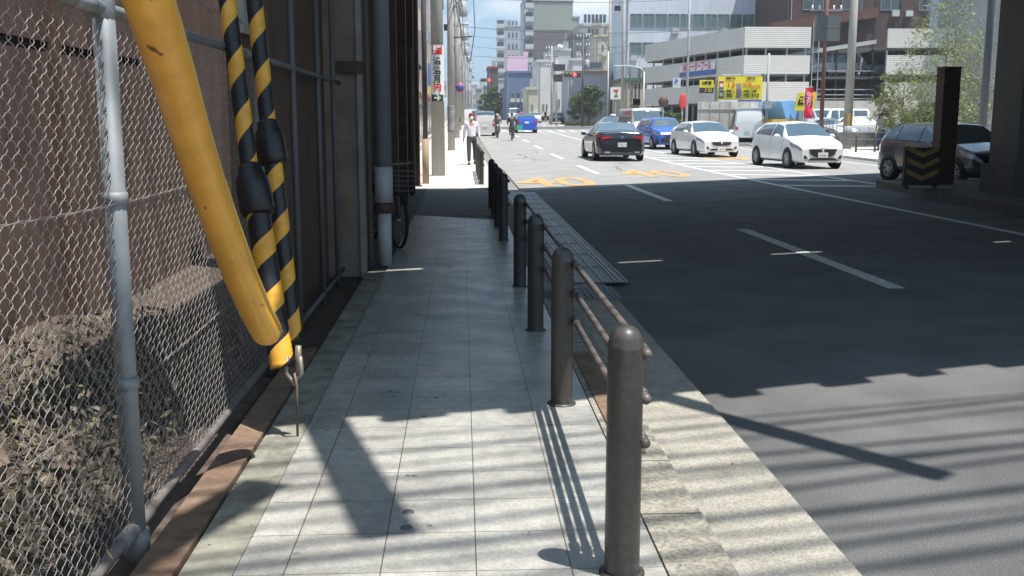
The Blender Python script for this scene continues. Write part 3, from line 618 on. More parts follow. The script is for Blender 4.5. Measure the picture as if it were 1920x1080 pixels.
def make_car(kind, label, paintm, loc, rz, extra=None, group=None, lights_on=False, interior=True, cat='car'):
    sp = CARS[kind]; L, W, zb = sp['L'], sp['W'], sp['zb']; S, half = car_surface(sp, kind)
    g = thing('van' if kind == 'van' else 'car', label, 'van' if kind == 'van' else cat, loc, rz, group)
    OY = -L/2
    st = sorted(set([0, .02, .05, .09, .14, .2, .3] + [L*i/56 for i in range(1, 56)] + [L-.25, L-.14, L-.08, L-.04, L-.015, L])); nv = 36
    def pt(s, v, sgn, off=0):
        x, z = S(s, v)
        if off:
            x2, z2 = S(s, min(1, v+.01)); x1, z1 = S(s, max(0, v-.01)); tx, tz = x2-x1, z2-z1; l = math.hypot(tx, tz) or 1
            x += tz/l*off; z += -tx/l*off
        return (x*sgn, s+OY, z)
    mb = MB(); vs = []
    ring = [(v/nv, 1) for v in range(nv+1)] + [(v/nv, -1) for v in range(nv-1, 0, -1)]
    for s in st:
        sh = 1
        for v, sg in ring: vs.append(pt(s, v, sg))
    m_ = len(ring); fs = [(i*m_+k, i*m_+(k+1)%m_, (i+1)*m_+(k+1)%m_, (i+1)*m_+k) for i in range(len(st)-1) for k in range(m_)]
    fs += [tuple(range(m_)), tuple(reversed(range((len(st)-1)*m_, len(st)*m_)))]
    mb.add(vs, fs, 0, True); mb.sm[-1] = mb.sm[-2] = False
    body = mb.build('body', paintm, g)
    def patch(name, s0, s1, v0, v1, sides, m, off=.006, ns=10, nvv=6, s0t=None, s1t=None, par=None):
        for group_ in sides:
            q = MB()
            for sg in group_:
                vs = []
                for i in range(ns+1):
                    for j in range(nvv+1):
                        tj = j/nvv; a = lerp(s0, s0t if s0t is not None else s0, tj); b2 = lerp(s1, s1t if s1t is not None else s1, tj)
                        vs.append(pt(lerp(a, b2, i/ns), lerp(v0, v1, tj), sg, off))
                q.add(vs, [(i*(nvv+1)+j, i*(nvv+1)+j+1, (i+1)*(nvv+1)+j+1, (i+1)*(nvv+1)+j) for i in range(ns) for j in range(nvv)], 0, True)
            q.build(name, m, par or g)
    V = 1/9
    # glass
    tops = {0: (.30, 0), 1: (0, 0), 2: (0, -.22)}
    if kind == 'sedan': tops = {0: (.34, 0), 1: (0, 0), 2: (0, -.2)}
    if kind == 'van': tops = {0: (.12, 0), 1: (0, 0), 2: (0, 0)}
    for i, (a, b2) in enumerate(sp['sw']):
        patch('side_window', a, b2, 5.15*V, 6.75*V, [(1,), (-1,)], carglass, .008, s0t=a+tops[i][0], s1t=b2+tops[i][1])
    def wide(name, s0, s1, vlo, m=carglass, off=.008):
        q = MB(); vs = []; ns = 10; cols = [(lerp(vlo, 1, k/7), 1) for k in range(8)] + [(lerp(1, vlo, k/7), -1) for k in range(1, 8)]
        for i in range(ns+1):
            s = lerp(s0, s1, i/ns)
            for v, sg in cols: vs.append(pt(s, v, sg, off))
        c_ = len(cols); q.add(vs, [(i*c_+k, i*c_+k+1, (i+1)*c_+k+1, (i+1)*c_+k) for i in range(ns) for k in range(c_-1)], 0, True); q.build(name, m, g)
    wide('windscreen', sp['ws'][0], sp['ws'][1], 7.1*V); wide('rear_window', sp['rw'][0], sp['rw'][1], 7.15*V)
    # wheels
    for wy in sp['wh']:
        for sg in (1, -1):
            xo = half(wy)*1.0; r = sp['r']
            q = MB(); q.lathe([(0, -.004), (r+.055, -.004), (r+.055, .006), (0, .006)], (sg*xo, wy+OY, r), 26, axis='x'); q.build('wheel_arch', black, g)
            q = MB(); q.lathe([(r*.62, -.19), (r*.93, -.19), (r, -.15), (r, -.02), (r*.95, .012), (r*.66, .014), (r*.62, -.01)], (0, 0, 0), 26, axis='x')
            wh = q.build('wheel', tyrem, g, (sg*(xo+.006), wy+OY, r)); wh.rotation_euler = (0, 0, 0 if sg > 0 else math.pi)
            q = MB(); rr_ = r*.64
            q.lathe([(rr_, -.1), (rr_, .008), (rr_*.93, .01), (rr_*.92, -.03)], (0, 0, 0), 26, axis='x'); q.lathe([(0, .012), (.05, .01), (.06, -.02)], (0, 0, 0), 12, axis='x')
            q.lathe([(0, -.06), (rr_*.95, -.06)], (0, 0, 0), 20, mi=1, axis='x')
            for k in range(5):
                a = k*2*math.pi/5; d = Vector((0, math.cos(a), math.sin(a))); n_ = Vector((0, -math.sin(a), math.cos(a)))
                for of in (-.03, .03):
                    q.tube([d*.04+n_*of*.4+Vector((-.005, 0, 0)), d*rr_*.95+n_*of*1.6+Vector((.0, 0, 0))], .016, 5)
            q.build('rim', [rimm, black], wh)
    # lamps, grille, bumpers, plate, mirrors
    f0 = -.012
    def face(name, pts, m, y, d=.02, par=None):
        q = MB(); q.prism([(x, OY+y if y < L/2 else OY+y, z) for x, z in pts], (0, -d if y < L/2 else d, 0)); return q.build(name, m, par or g)
    belt0 = tab(sp['belt'], .2); wf = half(0)
    hz = {'hatch': (4.15, 4.85), 'mid': (4.2, 4.85), 'sedan': (4.2, 4.9), 'suv': (4.1, 4.9), 'van': (3.7, 4.7), 'minicar': (3.7, 4.7)}[kind]
    patch('headlight', .03, .55 if kind not in ('van', 'minicar') else .2, hz[0]*V, hz[1]*V, [(1,), (-1,)], headm, .008, s0t=.06, s1t=.7 if kind not in ('van', 'minicar') else .25)
    patch('tail_light', L-.3, L-.02, 4.1*V, 4.9*V, [(1,), (-1,)], tailm, .008, s0t=L-.36) if kind != 'sedan' else patch('tail_light', L-.4, L-.02, 4.45*V, 4.85*V, [(1,), (-1,)], tailm, .008, s0t=L-.35)
    zt = tab(sp['top'], 0)
    if kind in ('hatch', 'mid'):
        face('grille', [(-.46, zt-.0), (.46, zt-.0), (.40, zt-.16), (.22, zt-.25), (-.22, zt-.25), (-.40, zt-.16)] if kind == 'hatch' else [(-.42, zt-.02), (.42, zt-.02), (.36, zt-.13), (.2, zt-.17), (-.2, zt-.17), (-.36, zt-.13)], black, 0)
        face('lower_intake', [(-.5, .27), (.5, .27), (.42, .34), (-.42, .34)], black, 0)
        for sg in (-1, 1): face('fog_lamp', [(sg*.50, .32), (sg*.63, .34), (sg*.62, .44), (sg*.55, .4)], black, 0)
        q = MB(); q.lathe([(0, 0), (.045, 0), (.045, .01), (0, .01)], (0, OY-.03, zt-.06), 14, axis='y'); q.build('emblem', chrome, g)
    elif kind == 'suv':
        face('grille', [(-.4, zt-.02), (.4, zt-.02), (.36, zt-.1), (-.36, zt-.1)], black, 0)
        face('lower_intake', [(-.55, .3), (.55, .3), (.62, .52), (.4, .56), (-.4, .56), (-.62, .52)], black, 0)
        patch('bumper_side', .0, .3, 1.5*V, 3.2*V, [(1,), (-1,)], black, .006)
    elif kind == 'sedan':
        face('grille', [(-.42, .62), (.42, .62), (.46, .42), (-.46, .42)], black, 0)
    else:
        face('grille', [(-.55, zt-.2), (.55, zt-.2), (.55, zt-.28), (-.55, zt-.28)], black, 0)
        face('lower_intake', [(-.5, .36), (.5, .36), (.5, .47), (-.5, .47)], black, 0)
        face('bumper_trim', [(-.62, .58), (.62, .58), (.62, .61), (-.62, .61)], black, 0)
    pz = {'hatch': .44, 'mid': .33, 'sedan': .38, 'suv': .42, 'van': .52, 'minicar': .5}[kind]
    np_ = face('number_plate', [(-.165, pz-.08), (.165, pz-.08), (.165, pz+.08), (-.165, pz+.08)], platem, -.022, .008)
    rz_ = {'hatch': .78, 'mid': .8, 'sedan': .6, 'suv': .82, 'van': .75, 'minicar': .72}[kind]
    q = MB(); q.box(-.165, .165, L+OY+.03, L+OY+.04, rz_-.08, rz_+.08); rp_ = q.build('rear_plate', platem, g)
    if kind == 'sedan':
        for txt, zz, sz in (('なにわ 300', .045, .055), ('す 38-19', -.025, .10)):
            text(txt, 'plate_digits', mat('plate_green', (.02, .12, .06), .5), rp_, (0, L+OY+.042, rz_+zz), sz*.9, rot=(R(90), 0, math.pi), ext=.001)
        face('rear_valance', [(-.72, .24), (.72, .24), (.6, .33), (-.6, .33)], mat('grey_trim', (.06, .06, .06), .4), L, .02)
        for sg in (-1, 1): face('exhaust', [(sg*.46, .29), (sg*.66, .29), (sg*.66, .35), (sg*.46, .35)], chrome, L, .035)
        q = MB(); q.lathe([(.045, 0), (.052, .004), (.052, .012), (.045, .014)], (0, L+OY+.005, .86), 20, axis='y')
        for k in range(3):
            a = math.pi/2 + k*2*math.pi/3; q.tube([(0, L+OY+.012, .86), (.046*math.cos(a), L+OY+.012, .86+.046*math.sin(a))], .005, 4)
        q.build('emblem', chrome, g)
        for sg in (-1, 1): face('tail_light', [(sg*.34, .86), (sg*.74, .80), (sg*.76, .885), (sg*.36, .895)], tailm, L, .015)
    else:
        for sg in (-1, 1): face('tail_light', [(sg*half(L)*.72, rz_-.02), (sg*half(L)*.97, rz_-.04), (sg*half(L)*.97, rz_+.16), (sg*half(L)*.78, rz_+.12)], tailm, L, .012)
        text('38-19' if kind != 'hatch' else '57-04', 'plate_digits', MATS.get('plate_green') or mat('plate_green', (.02, .12, .06), .5), np_, (0, OY-.032, pz-.02), .09, ext=.001)
    zm = tab(sp['belt'], sp['ws'][0]+.35)+.07
    for sg in (-1, 1):
        q = MB(); q.add(*ico((sg*(W+.1), OY+sp['ws'][0]+.42, zm), (.11, .06, .075)), 0, True); q.tube([(sg*(W-.06), OY+sp['ws'][0]+.42, zm-.04), (sg*(W+.06), OY+sp['ws'][0]+.42, zm-.02)], .02, 6)
        q.build('wing_mirror', paintm, g)
    for a, b2 in [(sp['sw'][0][0]-.02, 0), (sp['sw'][0][1]+.03, 0), (sp['sw'][1][1]+.03, 0)]:
        patch('door_gap', a, a+.012, 1.6*V, 5.05*V, [(1, -1)], black, .003, ns=1, nvv=8)
    patch('sill', sp['wh'][0]+.4, sp['wh'][1]-.4, 1.0*V, 1.7*V, [(1,), (-1,)], MATS.get('grey_trim') or mat('grey_trim', (.06, .06, .06), .4), .004)
    return g
def ico(c, s, sub=2):
    bm = bmesh.new(); bmesh.ops.create_icosphere(bm, subdivisions=sub, radius=1)
    vs = [(v.co.x*s[0]+c[0], v.co.y*s[1]+c[1], v.co.z*s[2]+c[2]) for v in bm.verts]; fs = [tuple(v.index for v in f.verts) for f in bm.faces]; bm.free()
    return vs, fs
pw_ = mat('car_paint_white', (.78, .78, .77), .25, coat=1, var=.02)
pb_ = mat('car_paint_black', (.012, .014, .02), .2, coat=1, var=.05)
pbl = mat('car_paint_blue', (.015, .09, .48), .25, coat=1, var=.05)
pdb = mat('car_paint_navy', (.012, .016, .04), .2, coat=1, var=.05)
psv = mat('car_paint_silver', (.42, .43, .45), .3, metal=.4, coat=1, var=.03)
prd = mat('car_paint_dark_red', (.2, .02, .03), .3, coat=1, var=.05)
def on(x, y, dz=0): return (x, y, gz(y)+dz)
make_car('hatch', 'white hatchback waiting first in the oncoming queue with a dark grille', pw_, on(11.15, 34.0), R(6))
make_car('mid', 'white car right behind the first white hatchback in the oncoming queue', pw_, on(10.25, 43.4), R(6))
make_car('suv', 'bright blue compact car with black bumper in the oncoming queue', pbl, on(10.0, 51.5), R(6))
make_car('van', 'white boxy van behind the blue car in the oncoming queue', pw_, on(10.1, 58.5), R(3))
tx = make_car('sedan', 'dark taxi with a white roof lamp behind the boxy white van', pdb, on(10.3, 70), 0)
q = MB(); q.add(*ico((0, .1, 1.5), (.22, .1, .09)), 0, True); q.build('roof_lamp', white, tx)
make_car('sedan', 'black four door coupe driving away from the camera', pb_, on(5.88, 40.3), math.pi + R(1))
make_car('hatch', 'dark navy car in the shade behind the median pillar', pdb, on(12.2, 25.2), R(12))
make_car('suv', 'blue car driving away beside the cyclists', pbl, on(5.25, 85), math.pi)
make_car('minicar', 'small pale van stopped at the left kerb ahead of the man', mat('car_paint_pale', (.6, .56, .54), .3, coat=1, var=.03), on(1.72, 76), math.pi)
tx = make_car('mid', 'dark car with a red lit roof sign ahead of the blue car', pdb, on(5.6, 97), math.pi); q = MB(); q.add(*ico((0, .1, 1.5), (.25, .12, .12)), 0, True); q.build('roof_lamp', redp, tx)
make_car('minicar', 'dark red small car beyond the pale van at the left kerb', prd, on(1.7, 105), math.pi)
far = [('van', 'white high van far down the left side of the street', pw_, 1.0, 122, math.pi), ('van', 'large white van waiting beyond the far junction', pw_, 7.6, 150, 0), ('mid', 'white car facing us beyond the far junction', pw_, 9.8, 140, 0),
       ('suv', 'silver car second in line beyond the far junction', psv, 12.2, 152, 0), ('mid', 'dark car waiting beyond the far junction', pdb, 12.4, 134, 0), ('hatch', 'silver small car turning beyond the far junction', psv, 16.0, 138, R(30)),
       ('suv', 'pale car far down the left lane', psv, 3.0, 165, math.pi)]
for k, lab, m, x, y, rz in far: make_car(k, lab, m, on(x, y), rz)

# ------------------------------------------------------------------ people and two-wheelers
def skinned(name, verts, edges, rad, m, parent, sub=1):
    me = bpy.data.meshes.new(name); me.from_pydata([tuple(v) for v in verts], edges, [])
    o = bpy.data.objects.new(name, me); col.objects.link(o)
    md = o.modifiers.new('s', 'SKIN'); md.use_smooth_shade = True
    for i, r in enumerate(rad): me.skin_vertices[0].data[i].radius = r if isinstance(r, tuple) else (r, r); me.skin_vertices[0].data[i].use_root = (i == 0)
    if sub: s2 = o.modifiers.new('u', 'SUBSURF'); s2.levels = sub; s2.render_levels = sub
    bpy.context.view_layer.update()
    me2 = bpy.data.meshes.new_from_object(o.evaluated_get(bpy.context.evaluated_depsgraph_get())); bpy.data.objects.remove(o)
    me2.materials.clear(); me2.materials.append(m)
    for p in me2.polygons: p.use_smooth = True
    q = bpy.data.objects.new(name, me2); col.objects.link(q); q.parent = parent; return q
def person(label, loc, rz, J, shirt, trousers, hair=hairm, mask=False, hat=None, longs=True, skirt=False):
    """J: joints in metres, figure faces -Y; keys pelvis chest neck head, (l|r) sh el wr hip kn an toe"""
    g = thing('person', label, 'person', loc, rz)
    V_ = {k: Vector(v) for k, v in J.items()}; vs = []; es = []; rd = []
    def a(p, r, link=None):
        vs.append(p); rd.append(r); i = len(vs)-1
        if link is not None: es.append((link, i))
        return i
    pel = a(V_['pelvis'], (.14, .10)); wa = a(V_['pelvis'].lerp(V_['chest'], .5), (.12, .09), pel); ch = a(V_['chest'], (.15, .10), wa)
    nb = a(V_['neck'], .055, ch); hb = a(V_['neck'].lerp(V_['head'], .45), .052, nb); hm = a(V_['head'], (.075, .09), hb); a(V_['head']+Vector((0, .01, .08)), (.06, .07), hm)
    hd = V_['head']; a(hd+Vector((0, -.10, -.01)), .012, hm); 
    for sx in (-1, 1): a(hd+Vector((sx*.08, .01, -.01)), .014, hm)
    for s in 'lr':
        sh = a(V_[s+'sh'], .058, ch); el = a(V_[s+'el'], .042, sh); wr = a(V_[s+'wr'], .028, el)
        d = (V_[s+'wr']-V_[s+'el']).normalized(); sd_ = Vector((0, 1, 0)).cross(d); sd_ = sd_.normalized() if sd_.length > .1 else Vector((1, 0, 0)); fr = d.cross(sd_).normalized()
        pm = a(V_[s+'wr']+d*.07, (.035, .018), wr)
        for k, ln in enumerate((.062, .075, .07, .055)):
            b0 = V_[s+'wr']+d*.095+fr*(.028-.018*k); f1 = a(b0, .0095, pm); f2 = a(b0+d*ln*.55, .0085, f1); a(b0+d*ln+sd_*.01, .007, f2)
        t1 = a(V_[s+'wr']+d*.05+fr*.045, .011, pm); a(V_[s+'wr']+d*.09+fr*.058, .009, t1)
        hp = a(V_[s+'hip'], .085, pel); kn = a(V_[s+'kn'], .055, hp); an_ = a(V_[s+'an'], .036, kn); a(V_[s+'toe'], (.036, .028), an_)
    skinned('body', vs, es, rd, skin, g)
    # shirt
    vs = []; es = []; rd = []
    p0 = a(V_['pelvis']-Vector((0, 0, .06)), (.17, .13)); p = a(V_['pelvis']+Vector((0, 0, .04)), (.165, .125), p0); q_ = a(V_['pelvis'].lerp(V_['chest'], .5), (.15, .115), p); c_ = a(V_['chest'], (.18, .125), q_); a(V_['neck']-Vector((0, 0, .02)), .075, c_)
    for s in 'lr':
        sh = a(V_[s+'sh'], .075, c_); el = a(V_[s+'el'], .056, sh)
        if longs: a(V_[s+'wr'], .042, el)
    skinned('shirt', vs, es, rd, shirt, g)
    vs = []; es = []; rd = []
    p = a(V_['pelvis']+Vector((0, 0, .1)), (.155, .12)); p2 = a(V_['pelvis']-Vector((0, 0, .04)), (.165, .13), p)
    for s in 'lr':
        hp = a(V_[s+'hip']-Vector((0, 0, .03)), .105, p2); kn = a(V_[s+'kn'], .078, hp); a(V_[s+'an']+Vector((0, 0, .02)), .062, kn)
    skinned('trousers', vs, es, rd, trousers, g)
    for s in 'lr':
        an_, to = V_[s+'an'], V_[s+'toe']; d = (to-an_); d.z = 0; c = an_+d*.45; c.z = min(an_.z, to.z)-.0
        q = MB(); vv, ff = ico((0, 0, 0), (.05, .145, .05)); ang = math.atan2(d.x, -d.y)
        vv = [(c.x + x*math.cos(ang)-y*math.sin(ang)*(1), c.y + x*math.sin(ang)*(1)+y*math.cos(ang), max(c.z-.035, c.z+z)) for x, y, z in vv]; q.add(vv, ff, 0, True); q.build('shoe', black, g)
    q = MB(); vv, ff = ico((hd.x, hd.y+.018, hd.z+.045), (.092, .105, .095), 3); vv2 = []
    for x, y, z in vv:
        if y < hd.y-.045 and z < hd.z+.06: y = hd.y-.045
        vv2.append((x, y, z))
    q.add(vv2, ff, 0, True); q.build('hair', hair, g)
    if hat: q = MB(); q.add(*ico((hd.x, hd.y, hd.z+.08), (.11, .12, .075)), 0, True); q.build('hat', hat, g)
    if mask: q = MB(); q.add(*ico((hd.x, hd.y-.07, hd.z-.035), (.062, .045, .05)), 0, True); q.build('face_mask', white, g)
    q = MB()
    for sx in (-1, 1): q.add(*ico((hd.x+sx*.03, hd.y-.092, hd.z+.015), (.012, .006, .007), 1), 0, True)
    q.build('eyes', black, g)
    return g
def J(**k):
    d = dict(pelvis=(0, 0, .93), chest=(0, 0, 1.25), neck=(0, 0, 1.43), head=(0, -.01, 1.58), lsh=(.18, 0, 1.38), rsh=(-.18, 0, 1.38), lel=(.235, .02, 1.1), rel=(-.235, .02, 1.1), lwr=(.25, -.05, .86), rwr=(-.25, -.05, .86),
             lhip=(.09, 0, .87), rhip=(-.09, 0, .87), lkn=(.1, -.02, .49), rkn=(-.1, -.02, .49), lan=(.1, .02, .08), ran=(-.1, .02, .08), ltoe=(.11, -.12, .035), rtoe=(-.11, -.12, .035)); d.update(k); return d
shirtw = mat('white_shirt_cloth', (.72, .68, .74), .8, var=.06); trg = mat('grey_trouser_cloth', (.06, .055, .055), .85)
person('man in white shirt and grey trousers walking on the pavement wearing a mask', on(.34, 34.6, SW), R(6), J(lkn=(.12, .06, .5), lan=(.13, .24, .12), ltoe=(.14, .14, .05), rkn=(-.1, -.1, .49), ran=(-.11, -.18, .08), rtoe=(-.12, -.32, .04), lwr=(.27, -.02, .86), rwr=(-.26, .06, .87)), shirtw, trg, hair=mat('reddish_cap', (.16, .04, .05), .7), mask=True)
person('person in pale shirt and blue jeans behind the railing by the tent', on(19.6, 47.5, .06), R(170), J(rkn=(-.1, -.08, .49)), mat('greyish_shirt', (.3, .27, .3), .8), mat('jeans', (.05, .07, .16), .85), longs=False)
person('distant person walking on the left pavement near the poles', on(-.35, 78, SW), math.pi, J(lan=(.1, .15, .1), ltoe=(.1, .05, .04)), mat('dark_top', (.05, .045, .06), .85), trg)
person('person in light top waiting near the junction corner', on(16.6, 99.5, .06), R(40), J(), mat('beige_top', (.5, .42, .34), .8), trg, longs=False)
def two_wheeler(name, label, cat, loc, rz, m, bike=True):
    g = thing(name, label, cat, loc, rz); r = .33 if bike else .25; wb = 1.05 if bike else 1.2
    for y in (0, wb):
        q = MB(); q.lathe([(r-.02, -.018), (r-.005, -.018), (r, 0), (r-.005, .018), (r-.02, .018), (r-.028, 0), (r-.02, -.018)] if bike else [(r*.55, -.04), (r*.9, -.05), (r, 0), (r*.9, .05), (r*.55, .04)], (0, 0, 0), 30, axis='x')
        wh = q.build('wheel', tyrem, g, (0, y, r))
        q = MB()
        if bike:
            for k in range(14): a = k*math.pi/7; q.tube([(.02*(-1)**k, 0, 0), (0, (r-.02)*math.cos(a), (r-.02)*math.sin(a))], .0016, 3)
            q.lathe([(0, -.03), (.02, -.03), (.02, .03), (0, .03)], (0, 0, 0), 10, axis='x')
        else: q.lathe([(0, -.03), (r*.56, -.03), (r*.56, .03), (0, .03)], (0, 0, 0), 18, axis='x')
        q.build('rim', rimm, wh)
    if bike:
        q = MB(); q.tube([(0, 0, r), (0, .12, .75), (0, .16, .93)], .014, 8); q.tube([(0, .14, .82), (0, .5, .35), (0, .62, .85)], .016, 8); q.tube([(0, .5, .32), (0, 1.05, r)], .01, 6); q.tube([(0, .6, .7), (0, 1.05, r)], .008, 6); q.build('frame', m, g)
        q = MB(); q.tube([(-.27, .28, .98), (-.12, .17, .97), (.12, .17, .97), (.27, .28, .98)], .012, 8); q.build('handlebar', galv, g)
        q = MB(); q.add(*ico((0, .64, .88), (.08, .14, .035)), 0, True); q.build('saddle', black, g)
        q = MB()
        for k in range(5):
            z = .68+k*.055; w2 = .12+k*.01; q.tube([(-w2, -.22, z), (w2, -.22, z), (w2, .06, z), (-w2, .06, z), (-w2, -.22, z)], .004, 4)
        q.build('basket', mat('basket_wire', (.2, .2, .2), .5), g)
        q = MB(); q.tube([(.03, 1.05+(r+.02)*math.cos(a*.2), r+(r+.02)*math.sin(a*.2)) for a in range(-1, 13)], .016, 5); q.build('mudguard', m, g)
        q = MB(); q.tube([(-.16, .44, .22), (-.07, .5, .32), (.07, .5, .32), (.16, .56, .42)], .012, 6); q.build('pedals', black, g)
    else:
        q = MB(); q.tube([(0, 0, r), (0, .14, .6), (0, .2, .98)], .03, 8); q.tube([(-.3, .25, 1.0), (0, .18, .98), (.3, .25, 1.0)], .018, 8); q.build('fork_and_bars', black, g)
        q = MB(); q.add(*ico((0, .14, .65), (.2, .09, .3)), 0, True); q.build('leg_shield', m, g)
        q = MB(); q.add(*ico((0, .95, .52), (.16, .42, .2)), 0, True); q.box(-.14, .14, .2, .8, .26, .32); q.build('scooter_body', m, g)
        q = MB(); q.add(*ico((0, .8, .74), (.13, .35, .06)), 0, True); q.build('seat', black, g)
        q = MB(); q.add(*ico((0, .05, .8), (.07, .05, .06)), 0, True); q.build('headlight', headm, g)
    return g
def rider(**k): return J(**{**dict(pelvis=(0, 0, .95), chest=(0, -.12, 1.25), neck=(0, -.17, 1.42), head=(0, -.2, 1.57), lsh=(.18, -.14, 1.37), rsh=(-.18, -.14, 1.37), lel=(.27, -.22, 1.14), rel=(-.27, -.22, 1.14), lwr=(.25, -.4, 1.02), rwr=(-.25, -.4, 1.02),
    lhip=(.09, 0, .92), rhip=(-.09, 0, .92), lkn=(.12, -.36, .72), rkn=(-.12, -.3, .58), lan=(.11, -.2, .42), ran=(-.11, -.1, .22), ltoe=(.12, -.32, .36), rtoe=(-.12, -.22, .18)), **k})
dkc = mat('dark_clothes', (.03, .03, .035), .85); olv = mat('olive_clothes', (.12, .1, .07), .85)
two_wheeler('scooter', 'scooter ridden towards the camera beside the pale van', 'scooter', on(2.45, 70), 0, mat('scooter_paint', (.1, .1, .11), .3, coat=1), False)
person('rider in olive clothes sitting on the scooter beside the pale van', on(2.45, 70.75), 0, rider(pelvis=(0, 0, .82), chest=(0, -.08, 1.12), neck=(0, -.1, 1.3), head=(0, -.12, 1.45), lsh=(.18, -.08, 1.25), rsh=(-.18, -.08, 1.25), lel=(.28, -.22, 1.05), rel=(-.28, -.22, 1.05), lwr=(.28, -.42, 1.0), rwr=(-.28, -.42, 1.0), lhip=(.1, 0, .78), rhip=(-.1, 0, .78), lkn=(.14, -.36, .68), rkn=(-.14, -.36, .68), lan=(.12, -.4, .38), ran=(-.12, -.4, .38), ltoe=(.12, -.52, .36), rtoe=(-.12, -.52, .36)), olv, dkc, hat=mat('helmet_pale', (.5, .48, .45), .3))
two_wheeler('bicycle', 'bicycle ridden away from the camera near the lane line', 'bicycle', on(3.15, 65), math.pi, black)
person('cyclist in black riding beside the lane line', on(3.15, 64.35), math.pi, rider(), dkc, mat('grey_trousers_b', (.1, .1, .11), .85), hat=olv)
q = MB(); q.prism([(-.2, 0, 0), (.16, 0, .03), (.2, 0, .3), (-.16, 0, .32)], (0, .12, 0)); q.tube([(-.12, .06, .3), (-.08, .06, .44), (.06, .06, .44), (.1, .06, .3)], .008, 5); tag(q.build('shopping_bag', mat('green_bag', (.02, .38, .25), .6), None, (3.62, 64.4, gz(65)+.62)), 'bright green bag hanging from the cyclist\'s handlebar', 'bag')
two_wheeler('bicycle', 'dark bicycle parked against the hoarding behind the drainpipe', 'bicycle', (-.74, 11.9, SW-.01), R(22), black)

# ------------------------------------------------------------------ buildings
def bmat(name, c, **k): return mat(name, c, .8, **{**dict(var=.12, scale=.8, stretch=(1, 1, .22)), **k})
def building(label, x0, x1, Y, depth, h, m, rows=(), wcols=0, ww=.9, cat='building', side_rows=0, trim=None, roofs=None, glass=glassd, x_in=.6, balcony=None, base=None, rz=0, name='building', sidex=None, band=False):
    """front face at y = Y towards the camera; rows = window (z0, z1) above the street at Y"""
    g0 = (gz(Y) if base is None else base); g = thing(name, label, cat, (x0, Y, g0), rz); W = x1-x0
    MB().box(0, W, 0, depth, -1, h).build('wall', m, g)
    MB().box(-.15, W+.15, -.15, depth+.15, h, h+.35).build('parapet', trim or m, g)
    if wcols:
        cw = (W-2*x_in)/wcols; n = 0
        wmesh = {}
        for (z0, z1) in rows:
            for k in range(wcols):
                if n >= 96: break
                key = round(z1-z0, 2)
                xa = x_in+k*cw+(cw-cw*ww)/2
                if key not in wmesh:
                    q = MB(); q.box(0, cw*ww, -.02, .05, 0, z1-z0); o = q.build('window', glass, g, (xa, 0, z0))
                    f = MB(); hh = z1-z0; wv = cw*ww
                    f.box(-.05, wv+.05, -.07, -.021, -.06, 0); f.box(-.05, wv+.05, -.07, -.021, hh, hh+.05); f.box(wv*.5-.03, wv*.5+.03, -.06, -.021, 0, hh); f.box(-.05, 0, -.06, -.021, 0, hh); f.box(wv, wv+.05, -.06, -.021, 0, hh)
                    fo = f.build('frame', greym, o); wmesh[key] = (o.data, fo.data)
                else:
                    o = bpy.data.objects.new('window', wmesh[key][0]); col.objects.link(o); o.parent = g; o.location = (xa, 0, z0)
                    if cw*ww > .8 and Y < 180: fo = bpy.data.objects.new('frame', wmesh[key][1]); col.objects.link(fo); fo.parent = o
                n += 1
    if wcols and rows and Y < 210:
        rb = random.Random(int(x0*10)+int(Y)); acm = mat('air_con_white', (.5, .5, .48), .6)
        for (z0, z1) in rows[:4]:
            for k in range(min(3, wcols)):
                xk = rb.uniform(.4, max(.5, W-1.2)); MB().box(xk, xk+.75, -.34, -.001, z0-.68, z0-.1).build('air_conditioner', acm, g)
        xk = rb.uniform(.1, .35); MB().box(xk, xk+.1, -.12, -.001, 0, h).build('rain_pipe', greym, g)
        xk = W*rb.uniform(.3, .7); MB().box(xk, xk+min(1.6, W*.3), 2, 3.6, h+.35, h+1.5).build('rooftop_unit', greym, g)
        MB().tube([(W*.8, 2, h+.3), (W*.8, 2, h+2.6)], .03, 5).build('antenna', greym, g)
    if balcony:
        bx0, bx1, zs, bm_ = balcony; me = None
        for z in zs:
            if me is None:
                q = MB(); q.box(0, bx1-bx0, -1.2, -.01, 0, .15); q.box(0, bx1-bx0, -1.25, -1.15, .15, 1.15); q.box(.2, bx1-bx0-.2, -.05, -.012, .2, 2.2, 1)
                o = q.build('balcony', [bm_, glassd], g, (bx0, 0, z)); me = o.data
            else: o = bpy.data.objects.new('balcony', me); col.objects.link(o); o.parent = g; o.location = (bx0, 0, z)
    if roofs:
        for (a, b2, c, d, hh) in roofs: MB().box(a, b2, c, d, h+.35, h+.35+hh).build('roof_tank', trim or m, g)
    return g
def zr(Y, *ys): return [Z(y, Y)-gz(Y) for y in ys]
wof = bmat('office_white', (.62, .64, .7))
# white office block with ribbon windows
Y = 120; x0, x1 = X(1168, Y), X(1463, Y)
r = [(zr(Y, 50)[0], zr(Y, 25)[0]), (zr(Y, 102)[0], zr(Y, 79)[0]), (zr(Y, 152)[0], zr(Y, 127)[0]), (18.1, 19.8)]
building('white office block with long rows of windows above the parking decks', x0, x1, Y, 13, 23, wof, r, 12, .86, roofs=[(2, 7, 3, 8, 2.5)], glass=mat('office_glass', (.13, .19, .19), .12, spec=.8, var=.5, scale=.25))
